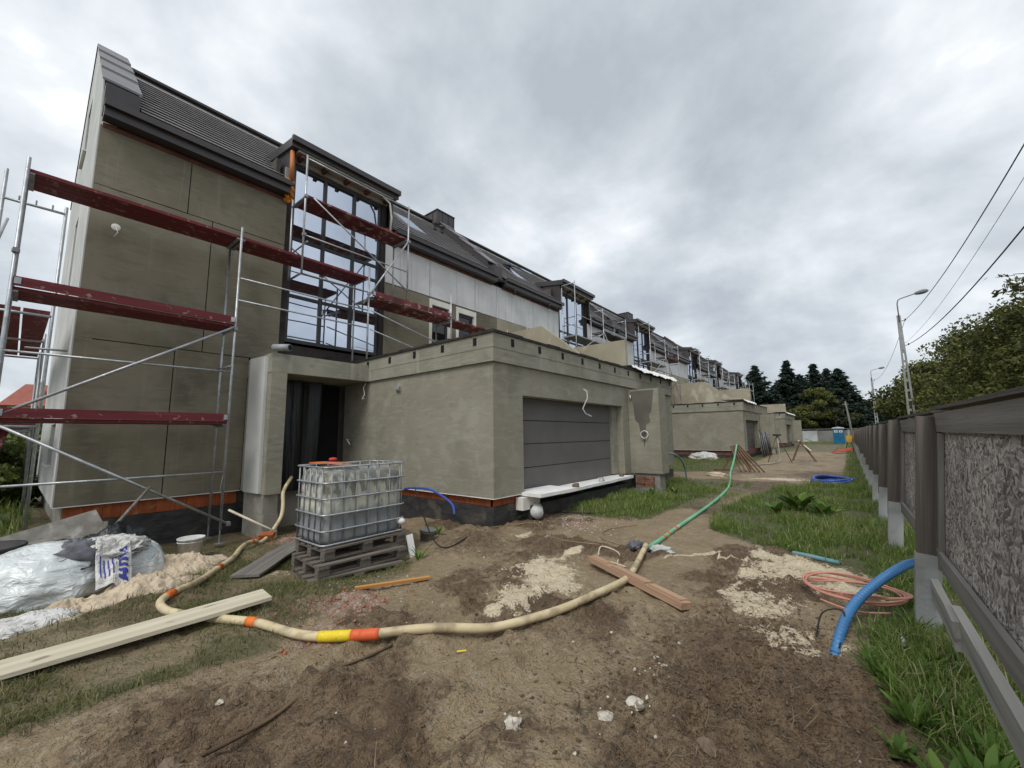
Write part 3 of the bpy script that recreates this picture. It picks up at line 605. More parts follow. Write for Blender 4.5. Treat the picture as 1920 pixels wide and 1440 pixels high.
def parapet(root, ya, yb, drop=False):
    h_ = .34
    par = MB()
    par.prism([(-10.95, ya+.02, roofz(-10.95)-.05), (-10.95, ya+.02, roofz(-10.95)+h_-.03), (RX, ya+.02, RZ+h_+.02), (-18.0, ya+.02, roofz(-10.9)+h_), (-18.0, ya+.02, 7.9), (-11.2, ya+.02, 7.9)], (0, yb-ya-.04, 0))
    po = par.build('parapet', 'sheet_dark', root)
    k = 4; x0, x1 = -10.86, RX
    for i in range(k):
        a = x0+(x1-x0)*i/k; b_ = x0+(x1-x0)*(i+1)/k
        za = roofz(a)+h_; zb = roofz(b_)+h_
        MB().prism([(a+.02, ya-.02, za-.02+.035*(i > 0)), (a+.02, ya-.02, za+.03+.035*(i > 0)), (b_, ya-.02, zb+.03), (b_, ya-.02, zb-.03)], (0, yb-ya+.04, 0)).build('cap_sheet', 'sheet_light', po)
    MB().prism([(RX, ya-.02, RZ+h_-.0), (RX, ya-.02, RZ+h_+.035), (-18.05, ya-.02, roofz(-10.85)+h_), (-18.05, ya-.02, roofz(-10.85)+h_-.05)], (0, yb-ya+.04, 0)).build('cap_sheet', 'sheet_dark', po)
    MB().box(-10.93, -10.60, ya+.02, yb-.02, 7.98, roofz(-10.9)+.10).build('parapet_foot', 'sheet_dark', po)
    return po
def chimney(root, yc):
    c = MB().box(-15.1, -14.0, yc-.5, yc+.55, 11.0, 12.22).build('chimney', 'sheet_dark', root)
    for yy in (yc-.5, yc-.15, yc+.2, yc+.55): MB().box(-14.005, -13.98, yy-.012, yy+.012, 11.0, 12.22).build('seam', 'sheet_dark', c)
    for xx in (-15.08, -14.7, -14.35, -14.02): MB().box(xx-.012, xx+.012, yc-.52, yc-.495, 11.0, 12.22).build('seam', 'sheet_dark', c)
    MB().box(-15.14, -13.96, yc-.54, yc+.59, 12.222, 12.26).build('chimney_cap', 'sheet_dark', c)
def skylight(root, ya, xa, xb, opened=0.0):
    wd = .78; za, zb = roofz(xa)+.09, roofz(xb)+.09
    f = MB().prism([(xa, ya, za-.06), (xa, ya, za+.05), (xb, ya, zb+.05), (xb, ya, zb-.06)], (0, wd, 0)).build('skylight', 'sheet_light', root)
    MB().add([(xa-.06, ya+.07, za+.056+.06*SL), (xa-.06, ya+wd-.07, za+.056+.06*SL), (xb+.06, ya+wd-.07, zb+.056-.06*SL), (xb+.06, ya+.07, zb+.056-.06*SL)], [(0,1,2,3)]).build('pane', 'glass_coated', f)
    if opened:
        MB().prism([(xa+.25, ya, za+.35), (xa+.25, ya, za+.40), (xb, ya, zb+.10), (xb, ya, zb+.06)], (0, wd, 0)).build('sash', 'glass_coated', f)
def dormer(root, y0, y1, near):
    zt = 9.34; xf = -10.36; back = EX-(zt+.28-EZ)/SL-.05
    pr = lambda a, wd, mt, nm, par: MB().prism([(xf, a, zt-.24), (xf, a, zt), (back, a, zt+.28), (back, a, zt+.05)], (0, wd, 0)).build(nm, mt, par)
    d = pr(y0-.06, y1-y0+.12, 'sheet_dark', 'dormer', root)
    for a in (y0, y1-.12):
        xb = EX-(zt-.2-EZ)/SL
        MB().prism([(-10.56, a, roofz(-10.56)-.10), (-10.56, a, zt-.20), (xb, a, zt-.02), (xb, a, roofz(xb)-.05)], (0, .12, 0)).build('cheek', 'sheet_dark', d)
    MB().box(xf+.005, xf+.10, y0-.08, y1+.08, zt-.13, zt+.015).build('gutter', 'sheet_dark', d)
    MB().box(-10.85, xf-.03, y0+.12, y1-.12, zt-.30, zt-.245).build('soffit', 'soffit', d)
    for k in range(5):
        yy = y0+.25+(y1-y0-.5)*k/4
        MB().box(-10.82, xf-.06, yy-.045, yy+.045, zt-.40, zt-.302).build('rafter', 'rafter', d)
    MB().box(-10.86, -10.70, y0+.12, y1-.12, 8.92, zt-.305).build('head_board', 'soffit', d)
    return d
def house(i, y0, y1, d0, mirror, label, gable=False, near=True, chim=False):
    root = thing('row_house', label, 'house', (HX, (y0+y1)/2, -.3), 'row houses')
    d1 = d0+3.1; w0, w1 = d0+.17, d1-.30
    # structural core behind the render, open behind the big window
    core = MB(); wallcells(core, -11.0, -10.86, y0+(.35 if gable else .0), y1, -.6, 7.95, [(w0-.1, w1+.1, 3.95, 7.95)])
    core.box(-18.0, -17.8, y0+.3, y1, -.6, 7.9); core.box(-12.6, -12.5, w0-.6, w1+.6, 3.6, 9.0)
    core.box(-12.5, -11.0, w0-.35, w0-.25, 3.6, 9.0).box(-12.5, -11.0, w1+.25, w1+.35, 3.6, 9.0)
    core.build('wall_core', 'wall_core', root)
    back = MB().prism([(-14.5, y0+.02, RZ-.05), (-18.45, y0+.02, EZ-.05), (-18.45, y0+.02, EZ-.2), (-14.5, y0+.02, RZ-.25)], (0, y1-y0-.04, 0)).build('rear_roof', 'roof_tile', root)
    MB().prism([(EX-.06, y0+.02, EZ-.06), (RX, y0+.02, RZ-.06), (RX, y0+.02, RZ-.2), (EX-.06, y0+.02, EZ-.16)], (0, d0-.02-y0, 0)).prism([(EX-.06, d1, EZ-.06), (RX, d1, RZ-.06), (RX, d1, RZ-.2), (EX-.06, d1, EZ-.16)], (0, y1-d1-.02, 0)).prism([(-11.9, d0-.02, roofz(-11.9)-.06), (RX, d0-.02, RZ-.06), (RX, d0-.02, RZ-.2), (-11.9, d0-.02, roofz(-11.9)-.2)], (0, d1-d0+.02, 0)).build('roof_deck', 'membrane', root)
    xcut = EX-(9.36-EZ)/SL
    pl = .56 if not gable else .62
    ra, rb = (y0+pl if (gable or not mirror) else y0), y1
    def segs_fn(x):
        a, b_ = y0+.30, y1-.28
        if gable: a = y0+.55
        if x > xcut: return [(a, d0-.02), (d1+.02, b_)]
        return [(a, b_)]
    courses(root, segs_fn, 17, near)
    MB().box(RX-.12, RX+.12, y0+.3, y1-.2, RZ+.03, RZ+.10).build('ridge_cap', 'sheet_dark', root)
    if gable: parapet(root, y0-.03, y0+.52)
    parapet(root, y1-.27, y1+.27)
    for a, b_ in ((y0+(.0 if gable else .28), d0-.03), (d1+.02, y1-.28)):
        MB().box(-10.66, EX+.03, a, b_, EZ-.27, EZ-.02).build('eave_fascia', 'sheet_dark', root)
        MB().box(EX+.031, EX+.12, a-.01, b_+.01, EZ-.10, EZ+.03).build('gutter', 'sheet_dark', root)
        MB().box(-10.84, -10.68, a+.02, b_-.02, EZ-.36, EZ-.272).build('brick_course', 'joint_red', root)
    dm = dormer(root, d0, d1, near)
    big_window(root, w0, w1, 4.07, 8.92, [4.07, 5.30, 6.40, 6.85, 8.92], near)
    # reveals round the window
    MB().box(-10.86, -10.72, d0+.02, w0-.004, 3.98, 8.9).build('reveal', 'membrane', root)
    MB().box(-10.86, -10.72, w1+.004, d1-.14, 3.98, 8.9).build('reveal', 'membrane', root)
    MB().box(-10.86, -10.68, d0+.04, d1-.16, 3.72, 3.978).build('sill_membrane', 'membrane', root)
    # render panels left and right of the window
    g = .009; bx = (HX-.155, HX)
    def panel(a, b_, za, zb, mt, x1=None):
        MB().box(HX-.155, HX if x1 is None else x1, a+g, b_-g, za+g, zb-g).build('render_panel', mt, root)
    zt = EZ-.31
    side_l, side_r = (y0, d0), (d1-.14, y1)
    if i == 0:
        MB().box(HX-.17, HX-.03, y0+.01, d0+.02, .52, zt).build('joint_backing', 'joint_dark', root)
        panel(y0-.02, 1.99, 6.535, zt, 'plaster_house'); panel(1.99, d0+.03, 6.535, zt, 'plaster_house')
        panel(y0-.02, 2.45, 3.53, 6.535, 'plaster_house'); panel(2.45, d0+.03, 3.53, 6.535, 'plaster_house')
        panel(y0-.02, 1.99, .5, 3.53, 'plaster_house'); panel(1.99, 3.36, .5, 3.53, 'plaster_house')
        panel(d0+.03, d1-.14, 3.40, 3.72, 'plaster_house')
    else:
        MB().box(HX-.17, HX-.03, y0+.01, d0+.02, .52, zt).build('joint_backing', 'joint_red', root)
        js = [y0]+[q for q in (y0+.02+1.25*k for k in range(1, 9)) if q < d0-.6]+[d0+.03]
        for a, b_ in zip(js[:-1], js[1:]):
            panel(a, b_, 5.95 if not mirror else 6.42, zt, 'plaster_white'); panel(a, b_, 3.3, 5.95 if not mirror else 6.42, 'plaster_warm' if i < 4 else 'plaster_white')
    # right of the window: pale upper boards above olive render
    ws = []
    if not mirror and i == 0: ws = [(8.78, 9.56), (10.02, 10.82)]
    elif mirror: ws = [(y0+1.3, y0+2.1)] if y0+2.1 < d0-.5 else []
    else: ws = [(d1+1.6, d1+2.4), (d1+2.9, d1+3.7)] if y1-d1 > 4 else []
    MB().box(HX-.17, HX-.03, d1-.12, y1-.01, 6.40, zt).build('joint_backing', 'joint_red', root)
    js = [d1-.14]+[q for q in ((8.66, 10.9) if i == 0 else [d1-.14+1.2*k for k in range(1, 8)]) if q < y1-.5]+[y1]
    for a, b_ in zip(js[:-1], js[1:]): panel(a, b_, 6.42, zt, 'plaster_white')
    low = MB(); hz = 6.40
    holes = [(a-.12, b_+.12, 3.4, 6.36) for a, b_ in ws if a > d1]
    wallcells(low, HX-.155, HX-.004, d1-.14, y1-.002, 3.3, hz, holes); low.build('render_panel', 'plaster_house' if i == 0 else 'plaster_warm', root)
    for a, b_ in ws:
        if a < d1: continue
        sr = MB(); wallcells(sr, HX-.155, HX+.012, a-.118, b_+.118, 3.41, 6.355, [(a, b_, 3.6, 6.16)])
        so = sr.build('window_surround', 'foam_trim', root)
        f = MB(); wallcells(f, HX-.15, HX-.09, a+.002, b_-.002, 3.62, 6.158, [(a+.09, b_-.09, 3.7, 6.05)]); fo = f.build('window', 'rail_frame', root)
        MB().box(HX-.13, HX-.12, a+.09, b_-.09, 3.7, 6.05).build('pane', 'glass_dark', fo)
    if gable:
        gb = MB(); yg = (y0-.03, y0+.22); ht = .30
        top = lambda x: roofz(x)+ht-.02 if x >= RX else RZ+ht-.02-(RX-x)*SL
        holes = [(-13.7, -12.25, 1.18, 2.0), (-14.9, -13.9, 8.75, 10.2), (-14.3, -13.5, 5.0, 6.9)]
        cuts = sorted({-18.1, -10.72, RX, -11.05, *[h[0] for h in holes], *[h[1] for h in holes]})
        for a, b_ in zip(cuts[:-1], cuts[1:]):
            hs = sorted([h for h in holes if h[0] <= a+1e-5 and h[1] >= b_-1e-5], key=lambda h: h[2]); c = .5
            for h in hs: gb.box(a, b_, yg[0], yg[1], c, h[2]); c = h[3]
            tb = top(b_) if b_ < -10.9 else 7.75; ta = top(a) if a < -11.04 else (top(a) if b_ < -10.9 else 7.75)
            gb.prism([(a, yg[0], c), (b_, yg[0], c), (b_, yg[0], tb), (a, yg[0], ta)], (0, yg[1]-yg[0], 0))
        gb.build('gable_wall', 'gable_white', root)
        for h in holes:
            fo = MB(); wallcells(fo, h[0]+.002, h[1]-.002, y0+.15, y0+.20, h[2]+.002, h[3]-.002, [(h[0]+.08, h[1]-.08, h[2]+.08, h[3]-.08)], 'x'); wo = fo.build('gable_window', 'foam_trim', root)
            MB().box(h[0]+.08, h[1]-.08, y0+.17, y0+.18, h[2]+.08, h[3]-.08).build('pane', 'glass_dark', wo)
            MB().box(h[0]-.05, h[1]+.05, y0-.09, y0-.032, h[2]-.04, h[2]-.002).build('sill', 'foam_trim', wo)
        MB().box(-18.0, -10.9, y0+.10, y0+.3, -.6, .498).build('gable_footing', 'concrete', root)
    # base of clay blocks on a tarred footing
    if i == 0:
        MB().box(HX-.12, HX+.004, y0-.02, 3.35, .49, .5045).build('base_profile', 'foam_white', root)
        yy = y0+.12
        k = 0
        while yy < 3.3:
            MB().box(-10.86, -10.80, yy, min(yy+.245, 3.32), .22, .488).build('clay_block', 'clay_block', root); yy += .25; k += 1
        MB().box(-10.86, -10.79, y0+.05, 3.6, -.6, .215).build('footing', 'tar', root)
    if chim: chimney(root, y1+.08)
    return root
HS = [(.56, 12.15, 3.95, False, 'grey rendered end house with white gable wall and tall window'),
      (12.15, 23.0, 16.80, True, 'second row house from the gable end, white boards below dark roof'),
      (23.0, 33.7, 26.05, False, 'third row house from the gable end, behind the terrace walls'),
      (33.7, 44.1, 38.15, True, 'fourth row house from the gable end, small behind far garages'),
      (44.1, 54.2, 46.9, False, 'fifth row house from the gable end, tiny in distance'),
      (54.2, 64.6, 58.8, True, 'farthest row house of the terrace, next to the spruces')]
houses = []
for i, (a, b_, d0, mi, lb) in enumerate(HS):
    houses.append(house(i, a, b_, d0, mi, lb, gable=(i == 0), near=i < 2, chim=i in (0, 2, 4)))
for k, (ya, xa, xb) in enumerate(((8.15, -11.2, -12.35), (9.6, -11.2, -12.35))[:1]): skylight(houses[0], ya, xa, xb)
skylight(houses[1], 14.2, -11.2, -12.3, 1.0); skylight(houses[2], 30.6, -11.2, -12.3)
for yy in (10.95, 11.35):
    v = MB(); z = roofz(-13.2)+.05; v.lathe([(.06, 0), (.06, .22), (.13, .24), (.13, .30), (.001, .34)], (-13.2, yy, z), 10); v.build('roof_vent', 'sheet_dark', houses[0])
# loose ends on the end house: drain pipe, orange sealing foam, conduit
h0 = houses[0]
MB().tube([(-10.50, 3.97, 8.25), (-10.52, 3.97, 9.05)], .055, 10).build('drain_pipe', 'pvc_orange', h0)
f = MB()
for k in range(26): f.lathe([(.001, -.05), (.05, -.02), (.055, .02), (.001, .05)], (-10.58+random.uniform(-.05, .05), 3.96+random.uniform(-.07, .07), 7.68+.025*k), 7)
f.build('sealing_foam', 'orange_foam', h0)
MB().box(-10.64, -10.60, 3.86, 4.08, 7.85, 8.6).build('seal_board', 'concrete_pale', h0)
MB().box(-10.72, -10.62, 6.93, 7.0, 8.0, 9.0).box(-10.72, -10.62, 7.01, 7.06, 8.0, 9.0).build('reveal_brick', 'clay_block', h0)
MB().tube([(-10.45, 6.62, 9.0), (-10.38, 6.80, 8.85), (-10.38, 6.88, 8.4), (-10.42, 6.86, 7.9)], .03, 8).build('conduit', 'cable_white', h0)
for yy, zz in ((1.05, 5.72),):
    MB().lathe([(.001, .004), (.06, .004), (.07, 0)], (HX+.002, .92, 5.78), 12, axis=(1, 0, 0)).build('junction_patch', 'foam_trim', h0)
    MB().tube([(HX+.01, .92, 5.76), (HX+.08, .95, 5.66), (HX+.04, .90, 5.55)], .008, 6).build('cable_stub', 'cable_white', h0)
for yy in (13.0, 15.6): MB().tube([(-10.40, yy, 7.84), (-10.40, yy, 7.70), (-10.48, yy+.05, 7.62), (-10.56, yy+.1, 7.66)], .045, 8).build('gutter_outlet', 'sheet_dark', houses[1])

# ------------------------------------------------------------------ entrance porch of the end house
pr = thing('entrance_porch', 'rendered entrance porch with black sheeting in its doorway', 'porch', (-9.3, 4.5, -.2))
MB().box(-10.69, -9.3, 3.35, 5.66, 3.05, 3.46).build('canopy', 'plaster_cap', pr)
MB().box(-10.69, -9.3, 3.36, 3.67, .5, 3.046).build('side_wall', 'plaster_garage', pr)
MB().prism([(-9.48, 3.30, .52), (-9.52, 3.30, 3.40), (-10.42, 3.30, 3.46), (-10.36, 3.30, .50)], (0, .055, 0)).build('insulation_sheet', 'gable_white', pr)
MB().box(-10.5, -9.36, 3.38, 3.66, -.55, .10).build('footing_block', 'concrete', pr)
MB().box(-9.92, -9.38, 3.37, 3.65, .105, .496).build('footing_block', 'concrete', pr); MB().box(-10.5, -9.93, 3.375, 3.655, .105, .494).build('footing_block', 'concrete', pr)
MB().box(-10.84, -10.60, 3.68, 9.0, -.6, .38).build('threshold', 'concrete', pr)
n_ = 26; vs = []; fs = []
for a in range(n_+1):
    for b_ in range(9):
        y = 3.69+1.25*a/n_; z = .42+2.6*b_/8
        vs.append((-10.3+.06*math.sin(a*.55+.4)*(1-.4*b_/8)+.015*math.sin(a*1.9+b_*.7)-.25*max(0, a/n_-.65)*(1-b_/8), y-.12*(1-b_/8)*a/n_, z))
for a in range(n_):
    for b_ in range(8): q = a*9+b_; fs.append((q, q+9, q+10, q+1))
sh = MB(); sh.add(vs, fs, True); sh.build('door_sheeting', 'plastic_black', pr)
MB().box(-10.86, -10.80, 3.68, 5.64, .4, 3.04).build('doorway_shade_panel', 'joint_dark', pr)  # black panel stands in for the unlit void inside the doorway
dp = MB().tube([(-9.45, 3.42, 3.60), (-9.12, 3.62, 3.58)], .075, 14).build('rain_spout', 'pvc_grey', pr)
MB().tube([(-9.115, 3.623, 3.58), (-9.112, 3.625, 3.58)], .062, 14).build('spout_mouth', 'joint_dark', dp)

# ------------------------------------------------------------------ garages
def garage(Y0, label, first, wing_y, y_end, x1=-5.1, dz=0.0):
    xw = -10.55
    r = thing('garage_block', label, 'garage', (x1, Y0, dz), 'flat roofed garages')
    door = (Y0+.90, Y0+5.70); zd = 2.46+dz; Z = lambda z: z+dz
    front = MB(); wallcells(front, x1-.30, x1, Y0, wing_y-.002, Z(.5), Z(3.05), [(door[0], door[1], Z(.4), zd)])
    front.build('front_wall', 'plaster_garage', r)
    MB().box(xw, x1-.302, Y0, Y0+.3, Z(.5), Z(3.05)).build('side_wall', 'plaster_garage', r)
    MB().box(xw, x1-.35, Y0+.302, Y0+.36, Z(-.4), Z(.5)).build('inner_base', 'wall_core', r)
    rest = MB(); wallcells(rest, x1-.30, x1-.004, wing_y, y_end, Z(.5), Z(3.05), [(wing_y+1.0, wing_y+3.0, Z(.4), zd)]); rest.build('front_wall', 'plaster_garage', r)
    MB().box(x1-.25, x1-.2, wing_y+.9, wing_y+3.1, Z(.4), zd+.05).build('shut_gate', 'door_panel', r)
    MB().box(xw, x1-.302, y_end-.3, y_end-.002, Z(.5), Z(3.05)).build('side_wall', 'plaster_garage', r)
    # cap: two rendered bands all round, membrane edge on top
    o = .055
    for za, zb, e_ in ((3.052, 3.32, o), (3.323, 3.60, o+.006)):
        MB().box(x1-.28, x1+e_, Y0-e_, y_end+e_, Z(za), Z(zb)).build('cap_band', 'plaster_cap', r)
        MB().box(xw, x1-.282, Y0-e_, Y0+.25, Z(za), Z(zb)).build('cap_band', 'plaster_cap', r)
        MB().box(xw, x1-.282, y_end-.25, y_end+e_, Z(za), Z(zb)).build('cap_band', 'plaster_cap', r)
    mm = MB()
    n2 = 22
    for k in range(n2):
        a = Y0-.09+(y_end+.12-Y0+.09)*k/n2; b_ = Y0-.09+(y_end+.12-Y0+.09)*(k+1)/n2; mm.box(x1-.30, x1+.085, a, b_, Z(3.603), Z(3.66+.012*math.sin(k*1.9)))
    for k in range(12):
        a = xw+(x1-.302-xw)*k/12; b_ = xw+(x1-.302-xw)*(k+1)/12; mm.box(a, b_, Y0-.09, Y0+.27, Z(3.603), Z(3.655+.012*math.sin(k*2.3)))
    mm.build('membrane_edge', 'membrane', r)
    MB().box(xw, x1-.3, Y0+.28, y_end-.26, Z(3.25), Z(3.36)).build('roof_slab', 'concrete', r)
    y = Y0+.52
    while y < y_end:
        MB().box(x1+o-.02, x1+o+.016, y-.045, y+.045, Z(3.405), Z(3.555)).build('bracket', 'rafter' if not first else 'joint_dark', r); y += .93
    x = x1-.42
    while x > -9.6:
        MB().box(x-.045, x+.045, Y0-o-.016, Y0-o+.02, Z(3.405), Z(3.555)).build('bracket', 'joint_dark', r); x -= .955
    # door of four sections, set back in the opening
    dn = MB().box(x1-.36, x1-.31, door[0]-.1, door[1]+.1, Z(.4), zd+.1).build('door_backing', 'joint_dark', r)
    zz = [Z(.45), Z(.955), Z(1.46), Z(1.965), zd]
    dr = MB().box(x1-.306, x1-.285, door[0]+.004, door[1]-.32, zz[0], zz[1]-.008).build('garage_door', 'door_panel', r)
    for a, b_ in zip(zz[1:-1], zz[2:]): MB().box(x1-.306, x1-.285, door[0]+.004, door[1]-.32, a+.008, b_-.008).build('door_section', 'door_panel', dr)
    MB().box(x1-.30, x1-.20, door[1]-.30, door[1]-.003, Z(.5), zd-.003).build('door_jamb', 'plaster_garage', r)
    # wing wall between the two doors
    MB().box(x1+.002, x1+.93, wing_y, wing_y+.55, Z(.5), Z(2.97)).build('wing_wall', 'plaster_garage', r)
    MB().box(x1+.1, x1+.82, wing_y+.06, wing_y+.5, Z(-.3), Z(.498)).build('wing_footing', 'concrete', r)
    if first:   # damp patch of fresh render
        pp = [(x1+.06, 2.92), (x1+.80, 2.93), (x1+.70, 2.3), (x1+.62, 2.2), (x1+.66, 2.0), (x1+.52, 1.9), (x1+.50, 1.55), (x1+.44, 1.25), (x1+.42, 1.55), (x1+.36, 1.62), (x1+.30, 1.95), (x1+.20, 2.05), (x1+.16, 2.5)]
        MB().prism([(p[0], wing_y, p[1]) for p in pp], (0, -.004, 0)).build('damp_patch', 'plaster_damp', r)
    # clay block base and tarred footing
    MB().box(xw, x1-.02, Y0-.006, Y0+.02, Z(.486), Z(.4985)).build('base_profile', 'foam_white', r); MB().box(x1-.02, x1+.006, Y0-.006, door[0]-.004, Z(.486), Z(.4985)).build('base_profile', 'foam_white', r)
    yy = Y0+.10
    while yy < wing_y-.1 and first:
        if not (door[0]-.1 < yy < door[1]-.2): MB().box(x1-.17, x1-.10, yy, yy+.243, Z(.335), Z(.485)).build('clay_block', 'clay_block', r)
        yy += .25
    xx = x1-.12
    while xx > xw+.2 and first:
        MB().box(xx-.243, xx, Y0+.10, Y0+.16, Z(.335), Z(.485)).build('clay_block', 'clay_block', r); xx -= .25
    if not first: MB().box(xw, x1-.12, Y0+.10, Y0+.2, Z(.2), Z(.498)).box(x1-.19, x1-.1, Y0+.2, wing_y, Z(.2), Z(.498)).build('clay_base', 'joint_red', r)
    MB().box(xw, x1-.06, Y0+.06, Y0+.3, Z(-.7), Z(.33 if first else .19)).box(x1-.3, x1-.06, Y0+.3, y_end, Z(-.7), Z(.33 if first else .19)).build('footing', 'tar', r)
    return r
def foil(r, x1, Y0, Y1, z):
    n_ = 24; vs = []; fs = []
    for k in range(n_+1):
        y = Y0+(Y1-Y0)*k/n_; dz = .02*math.sin(k*1.1)+.015*math.sin(k*2.7); ss_ = min(1, k/4)
        for x, zz in ((x1-1.3, z+.12), (x1-.3, z+.10+dz), (x1+.08, z+.08+dz*.5), (x1+.12, z+.03+dz), (x1+.12+.12*ss_, z-.09*ss_+dz)): vs.append((x, y, zz))
    for k in range(n_):
        for j in range(4): q = k*5+j; fs.append((q, q+1, q+6, q+5))
    m_ = MB(); m_.add(vs, fs, True); return m_.build('roof_foil', 'foam_white', r)
G1 = garage(5.67, 'grey rendered garage block nearest the camera with dark sectional door', True, 11.8, 15.75)
foil(G1, -5.1, 12.0, 15.9, 3.69)
MB().box(-5.17, -5.09, 14.93, 15.0, .45, 2.6).build('slot_shade', 'joint_dark', G1)  # solid dark strip, shadow of the gap put into its colour
G2 = garage(29.4, 'grey garage block in the middle distance behind leaning timbers', False, 35.8, 39.5)
foil(G2, -5.1, 29.6, 33.5, 3.69)
G3 = garage(52.0, 'farthest grey garage block near the white garden wall', False, 58.2, 62)
foil(G3, -5.1, 52.2, 61.5, 3.69)
# cable ends and boxes on the nearest garage
def stub(pts, r, mt='cable_white', nm='cable_end'): return MB().tube(pts, r, 6).build(nm, mt, G1)
stub([(-5.06, 9.02, 2.78), (-4.98, 9.05, 2.72), (-4.97, 9.05, 2.55), (-5.0, 8.85, 2.28), (-4.98, 8.95, 2.16), (-4.96, 9.2, 2.10), (-4.97, 9.1, 2.13)], .014)
stub([(-4.62+.11*math.cos(a), 11.74, 1.62+.11*math.sin(a)) for a in [k*.45 for k in range(-3, 13)]], .014)
stub([(-5.02, 11.77, 2.80), (-4.99, 11.74, 2.74), (-5.01, 11.76, 2.68)], .02)
stub([(-9.42, 5.62, 3.02), (-9.44, 5.56, 2.9), (-9.36, 5.55, 2.72), (-9.46, 5.54, 2.6), (-9.38, 5.56, 2.62)], .013)
for dx in (-.05, 0, .05): stub([(-8.08+dx, 5.665, 2.83), (-8.08+dx, 5.62, 2.79), (-8.06+dx, 5.63, 2.70)], .012, 'pvc_grey')
MB().lathe([(.001, .004), (.12, .004), (.125, 0)], (-8.08, 5.668, 2.77), 14, axis=(0, -1, 0)).build('junction_patch', 'plaster_cap', G1)
MB().tube([(-10.1, 5.66, 1.55), (-10.05, 5.5, 1.6), (-10.0, 5.55, 1.48), (-10.08, 5.62, 1.44)], .02, 6).build('cable_end', 'cable_white', G1)

# terrace dividing walls standing on the garage roofs
def divider(y, pts, lb, gp='terrace dividing walls'):
    m_ = MB().prism([(x, y-.1, z) for x, z in pts], (0, .2, 0)); tag(m_.build('terrace_wall', 'plaster_warm', origin=(pts[0][0], y, pts[0][1])), lb, 'wall', gp)
divider(12.2, [(-10.68, 3.37), (-10.68, 5.66), (-8.45, 5.66), (-6.35, 3.95), (-5.6, 3.37)], 'beige terrace wall with sloping end on the nearest garage roof')
divider(15.9+.26, [(-10.68, 3.2), (-10.68, 5.62), (-6.95, 5.60), (-6.95, 3.2)], 'square ended beige terrace wall behind the nearest garage roof')
divider(34.0, [(-10.68, 3.37), (-10.68, 5.6), (-8.3, 5.6), (-6.4, 4.1), (-5.9, 3.37)], 'beige terrace wall with sloping end on the middle garage')
divider(39.9, [(-10.68, 3.2), (-10.68, 5.4), (-6.2, 5.4), (-6.2, 3.2)], 'square ended beige terrace wall behind the middle garage')
divider(62.4, [(-10.68, 3.2), (-10.68, 5.2), (-5.9, 5.2), (-5.9, 3.2)], 'small beige terrace wall on the farthest garage')

# ------------------------------------------------------------------ scaffolds
XO, XI = -9.6, -10.33
TR = .0245
def tube_part(root, nm, pts, r=TR, mt='galv', n=8): return MB().tube(pts, r, n).build(nm, mt, root)
def coupler(root, p, mt='galv_dull'):
    x, y, z = p
    MB().lathe([(.03, -.04), (.042, -.03), (.042, .03), (.03, .04)], p, 8).box(x+.02, x+.075, y-.03, y+.03, z-.035, z+.035).build('coupler', mt, root)
def deck(root, y0, y1, z, mt='deck_red', toe=True, n=2, xo=XO, xi=XI):
    wd = (xo-xi-.02)/n
    for k in range(n):
        x = xo-.01-wd*(k+.5)
        b_ = board('deck_plank', (x, y0+.02, z-.03), (x, y1-.02, z-.03), wd-.012, .055, mt, root)
        for yy in (y0+.05, y1-.05): MB().box(x-wd/2+.008, x+wd/2-.008, yy-.03, yy+.03, z-.082, z-.0585).build('end_fitting', 'galv_dull', b_)
    if toe:
        tb = board('toe_board', (xo+.035, y0+.02, z+.075), (xo+.035, y1-.02, z+.075), .03, .145, mt, root)
        for yy in (y0+.06, y1-.06): MB().box(xo+.051, xo+.056, yy-.035, yy+.035, z+.03, z+.13).build('end_plate', 'galv', tb)
def frame(root, y, zs, z0, z1, xo=XO, xi=XI, inner_top=None, mt='galv'):
    tube_part(root, 'standard', [(xo, y, z0), (xo, y, z1)], mt=mt)
    tube_part(root, 'standard', [(xi, y, z0), (xi, y, inner_top or z1)], mt=mt)
    for z in zs: tube_part(root, 'transom', [(xo, y, z-.09), (xi, y, z-.09)], mt=mt)
    for x, zz in ((xo, z0), (xi, z0)):
        MB().lathe([(.016, 0), (.016, .3)], (x, y, zz-.25), 8).box(x-.07, x+.07, y-.07, y+.07, zz-.26, zz-.25).build('base_jack', 'galv_dull', root)
s1 = thing('scaffold', 'galvanised scaffold with red decks in front of the end house', 'scaffold', (XO, 1.2, gzs(-9.6, 1.2)), 'scaffolds along the terrace')
frame(s1, -.22, (2, 4, 6), -.02, 6.10, inner_top=6.0)
frame(s1, 2.72, (2, 4, 6), -.10, 6.12, inner_top=6.0)
frame(s1, 5.72, (6,), 2.85+.26, 6.22, inner_top=6.0)
for z in (2.0, 4.0): deck(s1, -.22, 2.72, z)
deck(s1, -.22, 2.72, 5.93, toe=False); deck(s1, 2.72, 5.72, 5.93, toe=False)
tube_part(s1, 'guard_rail', [(XO, -.22, 1.0), (XO, 2.72, 1.0)], .019)
tube_part(s1, 'guard_rail', [(XO, -.22, 3.0), (XO, 2.72, 3.0)], .019)
tube_part(s1, 'transom', [(XO, 5.72, 5.32), (XI, 5.72, 5.32)])
tube_part(s1, 'guard_rail', [(XO, 2.72, 5.0), (XO, 5.72, 5.0)], .019)
tube_part(s1, 'guard_rail', [(XO, 2.72, 4.52), (XO, 5.72, 4.52)], .019)
tube_part(s1, 'brace', [(XO+.03, 2.70, 3.93), (XO+.03, -.2, 2.02)], .023)
tube_part(s1, 'brace', [(XO+.03, -.2, 1.92), (XO+.03, 2.86, -.02)], .023)
